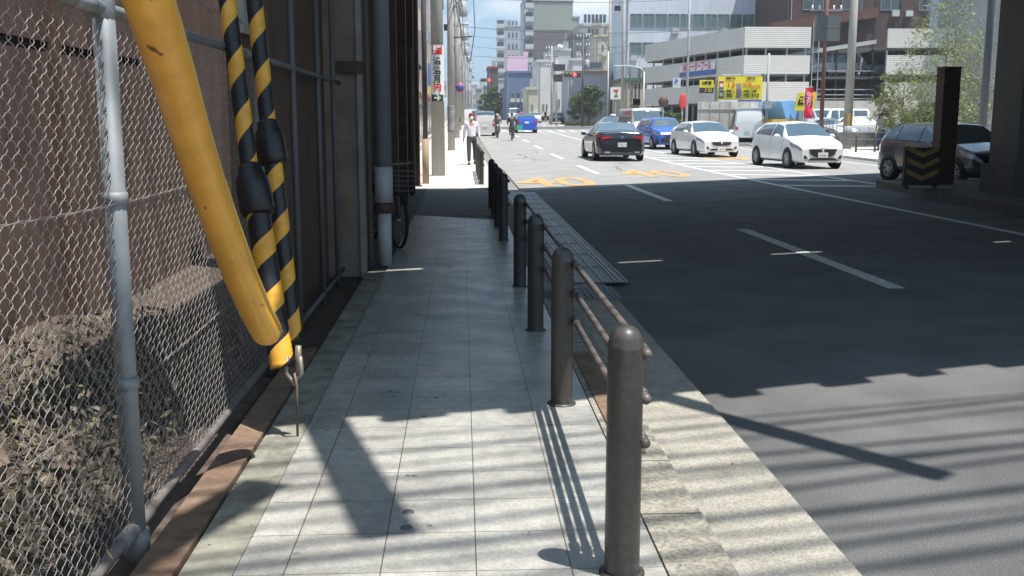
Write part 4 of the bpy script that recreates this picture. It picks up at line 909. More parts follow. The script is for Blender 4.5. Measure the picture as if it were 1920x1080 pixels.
# parking deck with sloping sides
pk = thing('parking_deck', 'pale corrugated parking deck with red and white banner on its side', 'parking deck', (0, 0, 0))
A = Vector((X(1391, 77), 77, 0)); B = Vector((X(1207, 95.3), 95.3, 0)); Cc = Vector((X(1514, 77), 77, 0))
corr = mat('corrugated_cladding', (.6, .57, .53), .6, var=.05, scale=1)
t, b = nodes_of(corr); co = t.nodes.new('ShaderNodeTexCoord'); wv = t.nodes.new('ShaderNodeTexWave'); wv.bands_direction = 'Z'; wv.inputs['Scale'].default_value = 2.2; t.links.new(co.outputs['Object'], wv.inputs[0])
bp = t.nodes.new('ShaderNodeBump'); bp.inputs['Distance'].default_value = .012; bp.inputs['Strength'].default_value = .7; t.links.new(wv.outputs['Fac'], bp.inputs['Height']); t.links.new(bp.outputs[0], b.inputs['Normal'])
bands = [(6.94, 8.43), (5.0, 6.38), (2.97, 4.44)]
u = (B-A).normalized(); nrm = Vector((-u.y, u.x, 0)); nrm = nrm if nrm.x < 0 else -nrm
for z0, z1 in bands:
    q = MB(); i_ = A-nrm*.12; j_ = B-nrm*.12
    q.prism([(A.x, A.y, z0), (B.x, B.y, z0), (j_.x, j_.y, z0), (i_.x, i_.y, z0)], (0, 0, z1-z0)); q.build('side_panel', corr, pk)
    q = MB(); q.box(A.x+.01, Cc.x, 77.0, 77.12, z0, z1); q.build('front_panel', corr, pk)
for z in (2.8, 4.85, 6.8):
    q = MB(); q.prism([(A.x+.2, 77.15, z), (Cc.x-.05, 77.15, z), (Cc.x-.05, 97, z), (B.x+.2, 95.3, z)], (0, 0, .12)); q.build('floor_slab', mat('deck_floor', (.12, .12, .12), .8), pk)
for k in range(9):
    p = A.lerp(B, (k+.3)/9) - nrm*.25; MB().box(p.x-.06, p.x+.06, p.y-.06, p.y+.06, gz(80), 8.3).build('column', greym, pk)
for x in (.15, 1.6, 3.2, 4.6): MB().box(A.x+x, A.x+x+.12, 77.14, 77.26, .4, 8.3).build('column', greym, pk)
for k, zz in ((2, 2.95), (5, 2.95)): pass
q = MB(); q.box(B.x+2, Cc.x+6, 96.5, 96.8, .3, 8.3); q.build('back_wall', mat('deck_back', (.1, .1, .1), .9), pk)
for k in range(3):
    x = Cc.x+.1+k*.45; MB().box(x, x+.06, 76.9, 76.96, .4, 8.9).build('scaffold_pole', greym, pk)
q = MB()
for z in range(9): q.box(Cc.x+.1, Cc.x+1.06, 76.93, 76.97, .6+z, .65+z)
q.build('scaffold_rungs', greym, pk)
q = MB(); q.box(X(1436, 84), X(1505, 84), 84, 88, 8.6, 8.75); q.build('green_canopy', mat('green_canopy', (.1, .16, .07), .7), pk)
# banner with red writing
s0 = (1391.6-1340)/(1391.6-1207); 
def side_pt(px, dz=0):                                   # point on the side wall under that column
    for k in range(400):
        p = A.lerp(B, k/400)
        if X(px, p.y) >= p.x - 1e9 and (p.x/p.y) <= (X(px, p.y)/p.y): return p
    return B
pa, pb2 = side_pt(1340), side_pt(1274)
ang = math.atan2((pa-pb2).y, (pa-pb2).x)
bn = thing('parking_banner', 'white banner with red writing and blue strip on the parking deck side', 'banner', (pb2.x+nrm.x*.08, pb2.y+nrm.y*.08, 0), ang)
WL = (pa-pb2).length; zb0, zb1 = Z(138, pa.y), Z(113, pa.y); 
MB().box(0, WL, -.03, 0, zb0+.4, zb1).build('cloth', mat('banner_white', (.72, .66, .7), .7), bn); MB().box(0, WL, -.03, 0, zb0, zb0+.395).build('blue_strip', mat('banner_blue', (.08, .15, .4), .7), bn)
text('NCモータープール', 'lettering', mat('banner_red', (.6, .06, .12), .6), bn, (WL/2, -.045, (zb0+zb1)/2+.2), .8, sx=WL/8.6, bold=.02)
# second deck block and ramp between
p2 = thing('parking_block', 'pale corrugated parking block behind the feathery tree', 'parking deck', (0, 0, 0))
xa, xb = X(1656, 77), X(1850, 77)
for z0, z1 in ((6.96, 8.36), (4.98, 6.4), (2.9, 4.4)): MB().box(xa, xb, 77, 77.12, z0, z1).build('front_panel', corr, p2)
for z in (2.7, 4.8, 6.8): MB().box(xa, xb, 77.14, 96, z, z+.12).build('floor_slab', MATS['deck_floor'], p2)
for k in range(6): MB().box(xa+k*1.6, xa+k*1.6+.12, 77.14, 77.26, .4, 8.3).build('column', greym, p2)
MB().box(xa, xb+12, 96, 96.3, .3, 8.3).build('back_wall', MATS['deck_back'], p2)
rm = thing('parking_ramp', 'open dark parking ramp with two levels of parked cars', 'parking ramp', (0, 0, 0))
xr0, xr1 = Cc.x+1.2, xa-.05
for z in (2.6, 4.75): MB().box(xr0, xr1, 79, 95.8, z, z+.2).build('deck_floor', MATS['deck_floor'], rm)
q = MB(); q.prism([(xr0, 79, 6.7), (xr1, 79, 7.4), (xr1, 79, 7.7), (xr0, 79, 7.0)], (0, 14, 0)); q.build('sloping_deck', mat('pale_deck_edge', (.4, .42, .4), .7), rm)
for k in range(4):
    x = lerp(xr0+.1, xr1-.25, k/3); MB().box(x, x+.14, 79.1, 79.24, .4, 7.0).build('column', black, rm)
for z in (3.2, 3.5, 3.9, 5.3): MB().box(xr0, xr1, 78.9, 78.95, z, z+.08).build('rail_bar', greym, rm)
MB().box(xr0, xr1, 96, 96.3, .3, 8.3).build('back_wall', MATS['deck_back'], rm)
make_car('van', 'silver people carrier parked on the upper ramp deck', psv, (X(1562, 82), 82, 4.95), R(90))
make_car('mid', 'silver car parked on the upper ramp deck beside the pale block', psv, (X(1640, 82), 82, 4.95), R(-90))
# brown building behind
brn = bmat('brown_cladding', (.075, .042, .04), var=.2)
Y = 108; bb_ = building('tall dark brown building behind the parking ramp', X(1468, Y), X(1845, Y), Y, 16, 22, brn, [(12.1, 13.6), (16, 17.5)], 5, .5, trim=bmat('terracotta', (.13, .055, .04)))
MB().prism([(-2, -1.5, 9.6), (9, -1.5, 11.2), (9, -1.5, 12.2), (-2, -1.5, 10.6)], (0, 1.4, 0)).build('sloping_eave', MATS['terracotta'], bb_)
for k in range(7): MB().box(4+k*2.6, 4.2+k*2.6, -.06, -.002, 0, 22).build('cladding_joint', black, bb_)
Y = 70; gb = building('pale grey building with blue vertical sign at the right', X(1868, Y), X(1960, Y), Y, 10, 13, bmat('pale_stone', (.3, .3, .285)), [(3, 5)], 2, .7)
Y = 90; b3 = building('white building with blue and white vertical sign behind the trees', X(1806, Y), X(1870, Y), Y, 8, 13, bmat('white_wall_b', (.55, .56, .6)), [(11, 12.2), (8.9, 10)], 2, .4)
sg = thing('vertical_sign', 'white vertical sign with blue characters above the parking block', 'sign', (X(1808, 88.8), 88.8, 0)); MB().box(0, 1.5, -.1, .1, Z(46, 88.8), Z(-14, 88.8)).build('sign_board', mat('sign_face', (.6, .63, .7), .5), sg)
text('青\n木\n歯\n科', 'lettering', mat('sign_blue', (.05, .09, .35), .6), sg, (.75, -.12, (Z(46, 88.8)+Z(-14, 88.8))/2), .72, spacing=.8)
# towers to the left of the office
Y = 230; h = zr(Y, 3)[0]; x0, x1 = X(1000, Y), X(1072, Y)
tw = building('tall dark grey tower with a paler green grey top', x0, x1, Y, 16, h, bmat('tower_dark', (.13, .12, .125)), balcony=(-1.9, -.1, [3+2.9*i for i in range(9)], bmat('balcony_pale', (.45, .46, .48))))
MB().box(-.02, x1-x0+.02, -.03, 16, zr(Y, 56)[0], h-.02).build('upper_cladding', bmat('tower_green_grey', (.27, .29, .26)), tw)
building('stepped dark grey wing joined to the tall tower', x1+.02, X(1084, Y), Y, 14, zr(Y, 33)[0], MATS['tower_green_grey'], name='building')
building('dark grey block in front of the tower wing', X(1072, 190), X(1117, 190), 190, 10, zr(190, 66)[0], bmat('dark_block', (.13, .125, .14)), [(8, 9.4), (11.5, 12.9)], 3, .35)
Y = 245; building('pale balcony column beside the tall grey tower', X(982, Y), X(999, Y), Y, 14, zr(Y, 0)[0], bmat('grey_white', (.42, .43, .46)), balcony=(0, 2.1, [3+2.9*i for i in range(10)], MATS['balcony_pale']))
Y = 280; x0, x1 = X(935, Y), X(988, Y); h = zr(Y, 50)[0]
building('light grey apartment tower with balconies down its left edge', x0, x1, Y, 14, h, bmat('apartment_grey', (.37, .38, .42)), [(3+2.9*i, 4.4+2.9*i) for i in range(8)], 3, .4, x_in=2.3, roofs=[(1.5, 5, 2, 6, 1.6)], balcony=(-.6, 1.6, [2.5+2.9*i for i in range(8)], MATS['balcony_pale']))
Y = 205; building('beige apartment block with rows of balconies behind the dark blocks', X(1086, Y), X(1140, Y), Y, 12, zr(Y, 47)[0], bmat('beige_apartment', (.42, .37, .3)), [(10+2.8*i, 11.6+2.8*i) for i in range(4)], 6, .75)
Y = 160; building('plain beige wall block with two small windows', X(1114, Y), X(1142, Y), Y, 10, zr(Y, 68)[0], bmat('beige_wall', (.46, .42, .34)), [(7, 8), (10.5, 11.5)], 1, .18)
Y = 150; wb = building('stepped white low building behind the signal poles', X(1008, Y), X(1036, Y), Y, 12, zr(Y, 116)[0], bmat('white_render', (.55, .54, .55)), [(1.5, 2.5)], 2, .4)
building('taller white block in the middle of the stepped white building', X(1036, Y)+.02, X(1069, Y), Y+.3, 12, zr(Y, 95)[0], MATS['white_render'], [(2, 3.2)], 2, .3)
building('right step of the white building beside the dark block', X(1069, Y)+.02, X(1092, Y), Y+.1, 12, zr(Y, 113)[0], MATS['white_render'], [(2, 3.2)], 2, .3)
Y = 170; bl = building('blue fronted shop building under the pink billboard', X(950, Y), X(1003, Y), Y, 10, zr(Y, 137)[0], bmat('blue_front', (.13, .18, .29)), [(1.5, 2.6), (3.6, 4.4)], 4, .6)
bi = thing('billboard', 'blank pale pink billboard on the roof of the blue fronted shop', 'billboard', (X(952, Y), Y+1, gz(Y)))
MB().box(0, X(990, Y)-X(952, Y), 0, .3, zr(Y, 137)[0]+.4, zr(Y, 104)[0]).build('board', mat('pink_board', (.75, .5, .62), .6), bi); MB().box(2.6, 3.4, 0, .3, zr(Y, 103.5)[0], zr(Y, 96)[0]).build('upper_board', MATS['pink_board'], bi)
Y = 190; building('small dark building with red roof sign on the far left side', X(916, Y), X(934, Y), Y, 10, zr(Y, 128)[0], bmat('dark_small', (.1, .08, .08)), [(2, 3), (5, 6)], 2, .5, trim=bmat('dull_red', (.3, .05, .05)))
Y = 185; building('grey blue block behind the corner tree', X(1064, 128), X(1142, 128), 128, 8, zr(128, 138)[0], bmat('grey_blue_block', (.36, .36, .39)), [(1.6, 2.8)], 4, .5, trim=bmat('tan_roof', (.35, .25, .14)))
building('pale shop with white shutters beside the far junction', X(988, 140), X(1008, 140), 140, 10, zr(140, 168)[0], bmat('cream_shop', (.5, .48, .38)), [(.8, 2.4)], 2, .8)
building('cream house with green roofed sign beside the parking deck', X(1169, 103), X(1212, 103), 103, 8, zr(103, 152)[0], bmat('cream_house', (.5, .43, .32)), [(3.0, 4.4)], 3, .4, trim=bmat('green_trim', (.08, .16, .09)))
rnd = random.Random(11)
cols = [(.34, .35, .37), (.42, .4, .37), (.28, .3, .33), (.45, .43, .41), (.2, .22, .26), (.36, .31, .26), (.15, .2, .3)]
cn = ['grey', 'cream', 'blue grey', 'pale', 'dark grey', 'tan', 'deep blue']
spots = [(872, 884, 172, 330), (884, 894, 160, 360), (893, 902, 168, 300), (901, 909, 150, 380), (908, 917, 163, 260), (917, 926, 142, 290), (926, 936, 156, 240), (934, 944, 150, 215), (860, 872, 180, 420), (944, 952, 168, 180), (1000, 1010, 176, 175), (1092, 1108, 176, 150)]
for k, (a, b2, t_, Y) in enumerate(spots):
    building('%s distant house number-plate sized, %s' % (cn[k % 7], '') if 0 else '%s distant building, number %s from the left along the street end' % (cn[k % 7], ['second', 'third', 'fourth', 'fifth', 'sixth', 'seventh', 'eighth', 'ninth', 'first', 'tenth', 'eleventh', 'twelfth'][k]),
             X(a, Y), X(b2, Y)+.2, Y, 12, zr(Y, t_)[0], bmat('far_wall_'+cn[k % 7].replace(' ', '_'), cols[k % 7]), [(2+2.9*i, 3.4+2.9*i) for i in range(max(1, int(zr(Y, t_)[0]/3)-1))], 2, .6)
# left row of shops
lx = -2.5; yl = 26
for k, (L_, h_, c_, nm) in enumerate([(9, 7, (.3, .27, .24), 'brownish'), (8, 9, (.4, .38, .36), 'grey'), (12, 11, (.34, .3, .3), 'rosy grey'), (10, 8, (.45, .42, .38), 'cream'), (14, 13, (.3, .3, .33), 'slate'), (12, 9, (.4, .36, .3), 'tan'), (16, 14, (.38, .38, .4), 'pale grey'), (20, 10, (.3, .25, .22), 'dark brown')]):
    g = thing('shop_house', '%s shop house in the left row, %s from the bridge' % (nm, ['first', 'second', 'third', 'fourth', 'fifth', 'sixth', 'seventh', 'eighth'][k]), 'shop house', (lx, yl, gz(yl)))
    MB().box(-9, 0, 0, L_-.1, -1, h_).build('wall', bmat('shop_wall_'+nm.replace(' ', '_'), c_), g); MB().box(-9.1, .3, -.05, L_-.05, 2.7, 2.85).build('awning', mat('awning_'+nm.replace(' ', '_'), (.2+.1*(k % 3), .12, .1), .7), g)
    for f in range(int(h_/3)):
        for j in range(int(L_/2.5)):
            q = MB(); q.box(-.02, .03, .6+j*2.5, 2.2+j*2.5, 1+f*2.9+(.3 if f else -.6), 2.3+f*2.9); q.build('window', glassd, g)
    q = MB(); q.box(.05, .75+.1*(k % 3), L_*.4, L_*.4+.12, 3.0+.3*(k % 2), 4.6+.5*(k % 3)); q.build('blade_sign', mat('blade_%s' % nm.replace(' ', '_'), [(.6, .58, .55), (.5, .12, .1), (.6, .6, .62), (.12, .2, .45), (.6, .5, .2)][k % 5], .5), g)
    q = MB(); q.box(.02, .5, L_*.75, L_*.75+.9, 3.4, 4.0); q.build('air_conditioner', mat('air_con_white', (.5, .5, .48), .6), g)
    yl += L_+.6

# ------------------------------------------------------------------ signs
ys = thing('price_board', 'big yellow parking price board with red and black figures', 'sign', (X(1344, 66), 66, gz(66)))
Wd = X(1427, 66)-X(1344, 66); z0, z1 = zr(66, 186)[0], zr(66, 142)[0]
ysm = mat('sign_yellow', (.75, .62, .03), .5, var=.04); MB().box(0, Wd, 0, .12, z0, z1).build('board', ysm, ys)
rdm = MATS['red_paint']
MB().box(.08, .36, -.02, 0, z0+.75, z1-.3).build('red_block', rdm, ys); MB().box(.08, .36, -.02, 0, z0+.1, z0+.72).build('black_block', black, ys)
MB().box(1.2, 1.5, -.02, 0, z0+.12, z1-.45).build('grey_patch', mat('mauve_patch', (.3, .22, .28), .6), ys)
H_ = z1-z0
for tx_, x, z, s_, m in (('1.3', .85, z0+H_*.62, .42, rdm), ('料金', 1.9, z0+H_*.64, .30, mat('orange_ink', (.75, .25, .04), .5)), ('500円', 2.45, z0+H_*.55, .24, MATS['orange_ink']), ('30分', .72, z0+H_*.36, .17, black), ('60分', 1.85, z0+H_*.36, .17, black), ('24h', 2.4, z0+H_*.36, .17, black), ('30', .72, z0+H_*.17, .34, black), ('60', 1.85, z0+H_*.17, .34, black), ('110', 2.42, z0+H_*.17, .34, black), ('昼間料金', .8, z1-.14, .15, black), ('夜間料金', 2.1, z1-.14, .15, black), ('空\n車', .22, z0+1.0, .26, white), ('満\n車', .22, z0+.4, .26, white)):
    text(tx_, 'lettering', m, ys, (x, -.03, z), s_, bold=.008)
for x in (.2, 1.5): MB().box(x, x+1.2, -.3, -.2, z1+.04, z1+.1).build('sign_lamp', white, ys)
MB().box(.1, 1.3, 0, .1, z0-.28, z0-.02).build('lower_panel', white, ys); MB().box(1.35, Wd, 0, .1, z0-.26, z0-.02).build('blue_panel', mat('blue_panel', (.08, .12, .4), .6), ys)
for x in (-.12, Wd-.3): MB().box(x, x+.1, .13, .23, 0, z1).build('pole', greym, ys)
sb_ = thing('small_yellow_sign', 'small yellow and black sign left of the big price board', 'sign', (X(1310, 67), 67, gz(67))); wd = X(1336, 67)-X(1310, 67); z0, z1 = zr(67, 174)[0], zr(67, 149)[0]
MB().box(0, wd, 0, .1, lerp(z0, z1, .42), z1).build('yellow_half', ysm, sb_); MB().box(0, wd, 0, .1, z0, lerp(z0, z1, .41)).build('black_half', mat('sign_black', (.05, .03, .06), .5), sb_)
text('24時間', 'lettering', black, sb_, (wd/2, -.01, lerp(z0, z1, .75)), .26, sx=.8, bold=.01); text('入口', 'lettering', ysm, sb_, (wd/2+.1, -.01, lerp(z0, z1, .2)), .24, bold=.01)
MB().box(wd+.1, wd+.2, .0, .1, 0, z1).build('pole', greym, sb_); MB().box(wd-.1, wd+.1, .02, .08, z0+.3, z0+.36).build('bracket', greym, sb_)
ps = thing('parking_sign', 'pale panel with blue letter P on the parking deck side', 'sign', (X(1260, 80), 80, gz(80))); wd = X(1272, 80)-X(1260, 80); z0, z1 = zr(80, 164)[0], zr(80, 146)[0]
MB().box(0, wd+.1, 0, .06, z0, z1).build('panel', mat('pale_blue_panel', (.5, .52, .6), .5), ps); text('P', 'lettering', mat('sign_blue', (.05, .09, .35), .6), ps, (wd/2, -.01, lerp(z0, z1, .6)), .5, bold=.02)
tm = thing('round_cornered_sign', 'tilted yellow sign with black word panel behind the red flag', 'sign', (X(1508, 60), 60, gz(60)), R(-8)); 
q = MB(); q.prism([(-.62, 0, zr(60, 207)[0]), (.45, 0, zr(60, 207)[0]), (.66, 0, zr(60, 176)[0]), (.55, 0, zr(60, 171)[0]), (-.4, 0, zr(60, 173)[0])], (0, .2, 0)); q.build('board', ysm, tm)
q = MB(); q.prism([(-.46, -.02, zr(60, 196)[0]), (.36, -.02, zr(60, 197)[0]), (.46, -.02, zr(60, 180)[0]), (-.3, -.02, zr(60, 180)[0])], (0, .018, 0)); q.build('word_panel', black, tm)
text('Times', 'lettering', ysm, tm, (.02, -.03, zr(60, 188)[0]), .36, sx=.8, bold=.012); MB().box(-.06, .06, .05, .15, 0, zr(60, 207)[0]).build('pole', greym, tm)
fl = thing('red_banner_flag', 'tall narrow red flag with white writing behind the first white hatchback', 'flag', (X(1514, 52), 52, gz(52)+.06)); zt = zr(52, 166)[0]; zb_ = zr(52, 224)[0]
q = MB(); vs = []; n = 14
for i in range(n+1):
    z = lerp(zb_, zt, i/n)
    for j in range(5): x = -.2+.42*j/4; vs.append((x, .04*math.sin(i*.9+j), z))
q.add(vs, [(i*5+j, i*5+j+1, (i+1)*5+j+1, (i+1)*5+j) for i in range(n) for j in range(4)], 0, True); q.build('cloth', mat('flag_red', (.7, .03, .08), .7), fl)
MB().tube([(-.23, 0, 0), (-.23, 0, zt+.05), (.2, 0, zt+.04)], .012, 6).build('pole', white, fl); text('空\nあ\nり', 'lettering', white, fl, (.0, -.06, zt-.6), .3, spacing=.75)
cs = thing('shop_sign', 'white shop sign board with red and green marks by the far junction', 'sign', (X(1144, 98), 98, gz(98))); wd = X(1164, 98)-X(1144, 98); z0, z1 = zr(98, 186)[0], zr(98, 163)[0]
MB().box(0, wd, 0, .2, z0, z1).build('board', white, cs); q = MB(); q.prism([(.2, -.02, z1-.25), (wd-.25, -.02, z1-.2), (wd*.6, -.02, z1-.6)], (0, .018, 0)); q.build('red_mark', redp, cs)
q = MB(); q.prism([(.3, -.02, z0+.2), (wd-.3, -.02, z0+.25), (wd*.5, -.02, z0+.55)], (0, .018, 0)); q.build('green_mark', mat('green_mark', (.03, .2, .06), .6), cs); MB().box(wd/2-.06, wd/2+.06, .05, .15, 0, z0).build('pole', greym, cs)
# signs by the left shops
yz = thing('yellow_shop_sign', 'yellow box sign on the shops seen between the dark posts', 'sign', (-1.95, 27.2, gz(27))); MB().box(-.3, .3, 0, .3, 3.0, 3.75).build('sign_box', mat('orange_yellow', (.7, .4, .02), .5), yz); MB().box(-.25, .25, 0, .3, 1.0, 2.4).build('lower_sign', MATS['orange_yellow'], yz); MB().box(-.34, -.3, .1, .2, 0, 3.7).build('pole', black, yz)
cnp = thing('paper_cone_sign', 'white hanging sign with green top and red oval by the dark posts', 'sign', (-1.12, 24.6, gz(25))); 
q = MB(); q.lathe([(.2, 2.72), (.17, 2.55), (.13, 2.1), (.1, 1.7)], (0, 0, 0), 14); q.build('white_sleeve', white, cnp); q = MB(); q.lathe([(0, 2.9), (.14, 2.86), (.22, 2.76), (.2, 2.7)], (0, 0, 0), 14); q.build('green_top', mat('green_top', (.04, .25, .1), .6), cnp)
q = MB(); q.add(*ico((0, -.16, 2.5), (.1, .05, .05)), 0, True); q.build('red_oval', redp, cnp); q = MB(); q.add(*ico((0, -.125, 2.15), (.07, .04, .08)), 0, True); q.build('green_mark', MATS['green_top'], cnp)
# ------------------------------------------------------------------ poles, lamps, signals, wires
for (px, y, rr_, m, lab) in ((779, 23.4, .09, rustd, 'rust brown steel column at the edge of the bridge shade'), (797, 24.4, .06, mat('brown_pole_paint', (.12, .085, .065), .6, var=.3), 'thin brown street pole between steel column and concrete pole'), (757, 22.9, .10, dark, 'dark steel column at the end of the hoarding')):
    g = thing('steel_column' if rr_ > .07 else 'street_pole', lab, 'column' if rr_ > .07 else 'pole', (X(px, y), y, 0))
    if rr_ > .07: q = MB(); q.box(-rr_, rr_, -.012, .012, 0, 5.6); q.box(-rr_, -rr_+.02, -.1, .1, 0, 5.6); q.box(rr_-.02, rr_, -.1, .1, 0, 5.6); q.build('shaft', m, g); MB().box(-rr_-.04, rr_+.04, -.14, .14, 0, .07).build('base_plate', m, g)
    else: q = MB(); q.tube([(0, 0, 0), (0, 0, 7)], rr_, 12); q.build('shaft', m, g); q = MB(); q.tube([(0, 0, 0), (0, 0, 1.1)], rr_+.02, 12); q.build('lower_sleeve', mat('tan_sleeve', (.35, .24, .15), .7), g)
blackw = mat('cable_black', (.02, .02, .022), .6)
def upole(px, y, r, h, lab, arms=True, trans=False, x=None, m=polec):
    xx_ = X(px, y) if x is None else x
    g = thing('utility_pole', lab, 'utility pole', (xx_, y, gz(y)))
    MB().tube([(0, 0, -.3), (0, 0, h)], [r, r*.72], 16).build('shaft', m, g)
    if arms:
        for k, z in enumerate((h-.4, h-1.3, h-2.4)):
            q = MB(); q.box(-.75, .75, -.05, .05, z, z+.09); q.build('crossarm', galv, g)
            q = MB()
            for xo in (-.65, -.3, .35, .65): q.lathe([(0, z+.3), (.05, z+.28), (.035, z+.2), (.06, z+.17), (.04, z+.09)], (xo, 0, 0), 8)
            q.build('insulators', white, g)
    if trans:
        q = MB(); q.lathe([(0, h-2.7), (.27, h-2.75), (.28, h-3.6), (.22, h-3.7), (0, h-3.7)], (.45, .1, 0), 14); q.build('transformer', greym, g)
        q = MB(); q.box(-.8, -.3, -.15, .15, h-4.6, h-4.2); q.build('cable_box', black, g)
    return g
up = [upole(821, 28, .185, 11, 'thick concrete utility pole with a vertical clinic sign', True, True)]
PXs = [(846, 48, 11), (857, 68, 11.5), (862, 92, 11.5), (868, 118, 11.5), (873, 148, 12), (878, 185, 12), (884, 230, 12)]
for k, (px, y, h) in enumerate(PXs): up.append(upole(px, y, .17, h, '%s utility pole along the left pavement' % ['second', 'third', 'fourth', 'fifth', 'sixth', 'seventh', 'farthest'][k], True, True))
g = up[0]
q = MB(); vs = []
def wrap(z0, z1, r0, m, name, a0=200, a1=340):
    q = MB(); vs = []; n = 14
    for i in range(n+1):
        a = R(lerp(a0, a1, i/n)); vs += [(r0*math.cos(a), r0*math.sin(a), z0), (r0*math.cos(a), r0*math.sin(a), z1)]
    q.add(vs, [(2*i, 2*i+2, 2*i+3, 2*i+1) for i in range(n)], 0, True); return q.build(name, m, g)
zf = lambda py: Z(py, 28)-gz(28)
wrap(zf(190), zf(85), .19, white, 'clinic_sign'); wrap(zf(103), zf(86), .193, redp, 'red_panel', 225, 315); wrap(zf(190), zf(178), .193, mat('dark_green', (.02, .08, .04), .6), 'green_panel', 215, 325)
for ch_, py, m in (('整', 95, white), ('治', 116, black), ('治', 134, black), ('月', 150, MATS['dark_green']), ('円', 166, redp), ('→', 184, white)): text(ch_, 'lettering', m, g, (0, -.2, zf(py)), .22, bold=.008, ext=.002)
g = up[1]
q = MB(); 
stripetube([(0, 0, .9), (0, 0, 2.1)], .18, 'striped_wrap', g, step=.05, n=24, pitch=.6, mats=[mat('grey_wrap', (.25, .25, .25), .7), polec])
g = up[2]; q = MB(); q.lathe([(0, -.05), (.3, -.05), (.3, -.03), (0, -.03)], (.2, -.2, 3.3), 20, axis='y'); q.build('round_sign_rim', redp, g); q = MB(); q.lathe([(0, -.07), (.24, -.07), (.24, -.05)], (.2, -.2, 3.3), 20, axis='y'); q.build('round_sign_face', mat('sign_blue', (.05, .09, .35), .6), g)
# cables between poles
cb = thing('street_cables', 'bundle of black cables strung between the left utility poles', 'cables', (0, 0, 0))
pls = [(X(821, 28), 28, 11)] + [(X(px, y), y, h) for px, y, h in PXs]
pls = [(-.5, 8.0-22, 11)] + pls
for (xa_, ya, ha), (xb_, yb, hb) in zip(pls[1:], pls[2:]):
    for k in range(9):
        xo = (-.65, -.3, .35, .65, -.5, .1, .4, -.2, .25)[k]; zo = (-.1, -.1, -.1, -1, -2.1, -2.1, -3, -2.6, -4.1)[k]; sg_ = .3+.12*(k % 4)
        pts = [(lerp(xa_, xb_, t/10)+xo, lerp(ya, yb, t/10), lerp(gz(ya)+ha, gz(yb)+hb, t/10)+zo-sg_*4*(t/10)*(1-t/10)) for t in range(11)]
        MB().tube(pts, .016 if k < 5 else .03, 5).build('cable', blackw, cb)
# hanging loop and bracket lines over the kerb
lp = thing('lamp_bracket', 'street lamp head on a long arm above the left pavement', 'street lamp', (X(846, 48), 48, gz(48)))
MB().tube([(0, 0, 6.2), (.7, 0, 7.2), (1.1, 0, 7.3)], .03, 8).build('arm', galv, lp); q = MB(); q.add(*ico((1.25, 0, 7.25), (.28, .12, .08)), 0, True); q.build('lamp_head', white, lp)
q = MB(); q.tube([(1.05, 0, 7.2), (1.12, 0, 5.5), (.9, 0, 4.1), (.7, 0, 4.3)], .02, 6); q.build('hanging_cable', blackw, lp)
q = MB(); q.tube([(0, 0, 5.15), (1.0, 0, 5.2)], .03, 6); q.build('lower_arm', blackw, lp)
cx = thing('crossing_cables', 'thin black cables crossing high over the street', 'cables', (0, 0, 0))
for (y, za, zb_, x1_) in ((60, 6.6, 7.2, 19), (88, 7.2, 7.6, 16), (96, 8.6, 9.0, 16), (110, 7.5, 8, 18), (150, 9.5, 10, 18), (75, 9.8, 10.5, 21)):
    pts = [(lerp(-.4, x1_, t/14), y+t*.3, lerp(za, zb_, t/14)+gz(y)-.5*4*(t/14)*(1-t/14)) for t in range(15)]; MB().tube(pts, .014, 5).build('cable', blackw, cx)
# poles on the right and round the junction
upole(1034, 122, .14, zr(122, 85)[0], 'grey utility pole with a white globe by the far junction', True, False)
gl_ = MB(); gl_.add(*ico((X(1048, 122), 121.6, Z(89, 122)), (.38, .38, .38), 3), 0, True); gp_ = thing('globe_mirror', 'white globe on a short bracket beside the junction utility pole', 'globe', (0, 0, 0)); gl_.build('globe', white, gp_); MB().tube([(X(1034, 122), 122, Z(92, 122)), (X(1048, 122), 121.6, Z(96, 122))], .04, 6).build('bracket', greym, gp_)
upole(1043, 118, .13, zr(118, 112)[0], 'grey pole with dark boxes by the far junction', False)
for (a, b2, c, d, lab) in ((1037, 1059, 120, 133, 'upper dark sign back on the junction pole'), (1037, 1054, 139, 153, 'lower dark sign back on the junction pole')):
    q = MB(); q.box(X(a, 117), X(b2, 117), 117, 117.08, Z(d, 117), Z(c, 117)); q.prism([(X(a, 117), 117.09, (Z(d, 117)+Z(c, 117))/2), (X(b2, 117), 117.09, (Z(d, 117)+Z(c, 117))/2), (X(b2, 117), 117.09, (Z(d, 117)+Z(c, 117))/2+.06), (X(a, 117), 117.09, (Z(d, 117)+Z(c, 117))/2+.06)], (0, .06, 0)); tag(q.build('sign_back', mat('dark_sign_back', (.05, .05, .05), .7)), lab, 'sign')
upole(1092, 112, .13, zr(112, 62)[0], 'dark thin utility pole in front of the corner tree', True, True, m=mat('dark_pole', (.1, .1, .1), .7))
upole(1141, 104, .17, 15, 'tall pale pole carrying the red signal arm', True, False)
upole(1166, 92, .16, 15, 'tall concrete pole left of the white office block', True, True)
upole(1287, 72, .10, 14, 'tall slender grey pole in front of the parking deck', False, m=mat('pole_light_grey', (.42, .43, .45), .5))
upole(1590, 49, .215, 12, 'thick concrete pole with yellow striped wrap near the railing', False)
g = [o for o in bpy.data.objects if o.get('label', '').startswith('thick concrete pole with yellow')][0]
zz = lambda py: Z(py, 48.8)-gz(49)
q = MB()
for k in range(6):
    a0 = k*60; n = 5; vs = []
    for i in range(n+1): a = R(a0+i*6); vs += [(.215*math.cos(a), .215*math.sin(a), zz(249)), (.215*math.cos(a), .215*math.sin(a), zz(212))]
    q.add(vs, [(2*i, 2*i+2, 2*i+3, 2*i+1) for i in range(n)], 0, True)
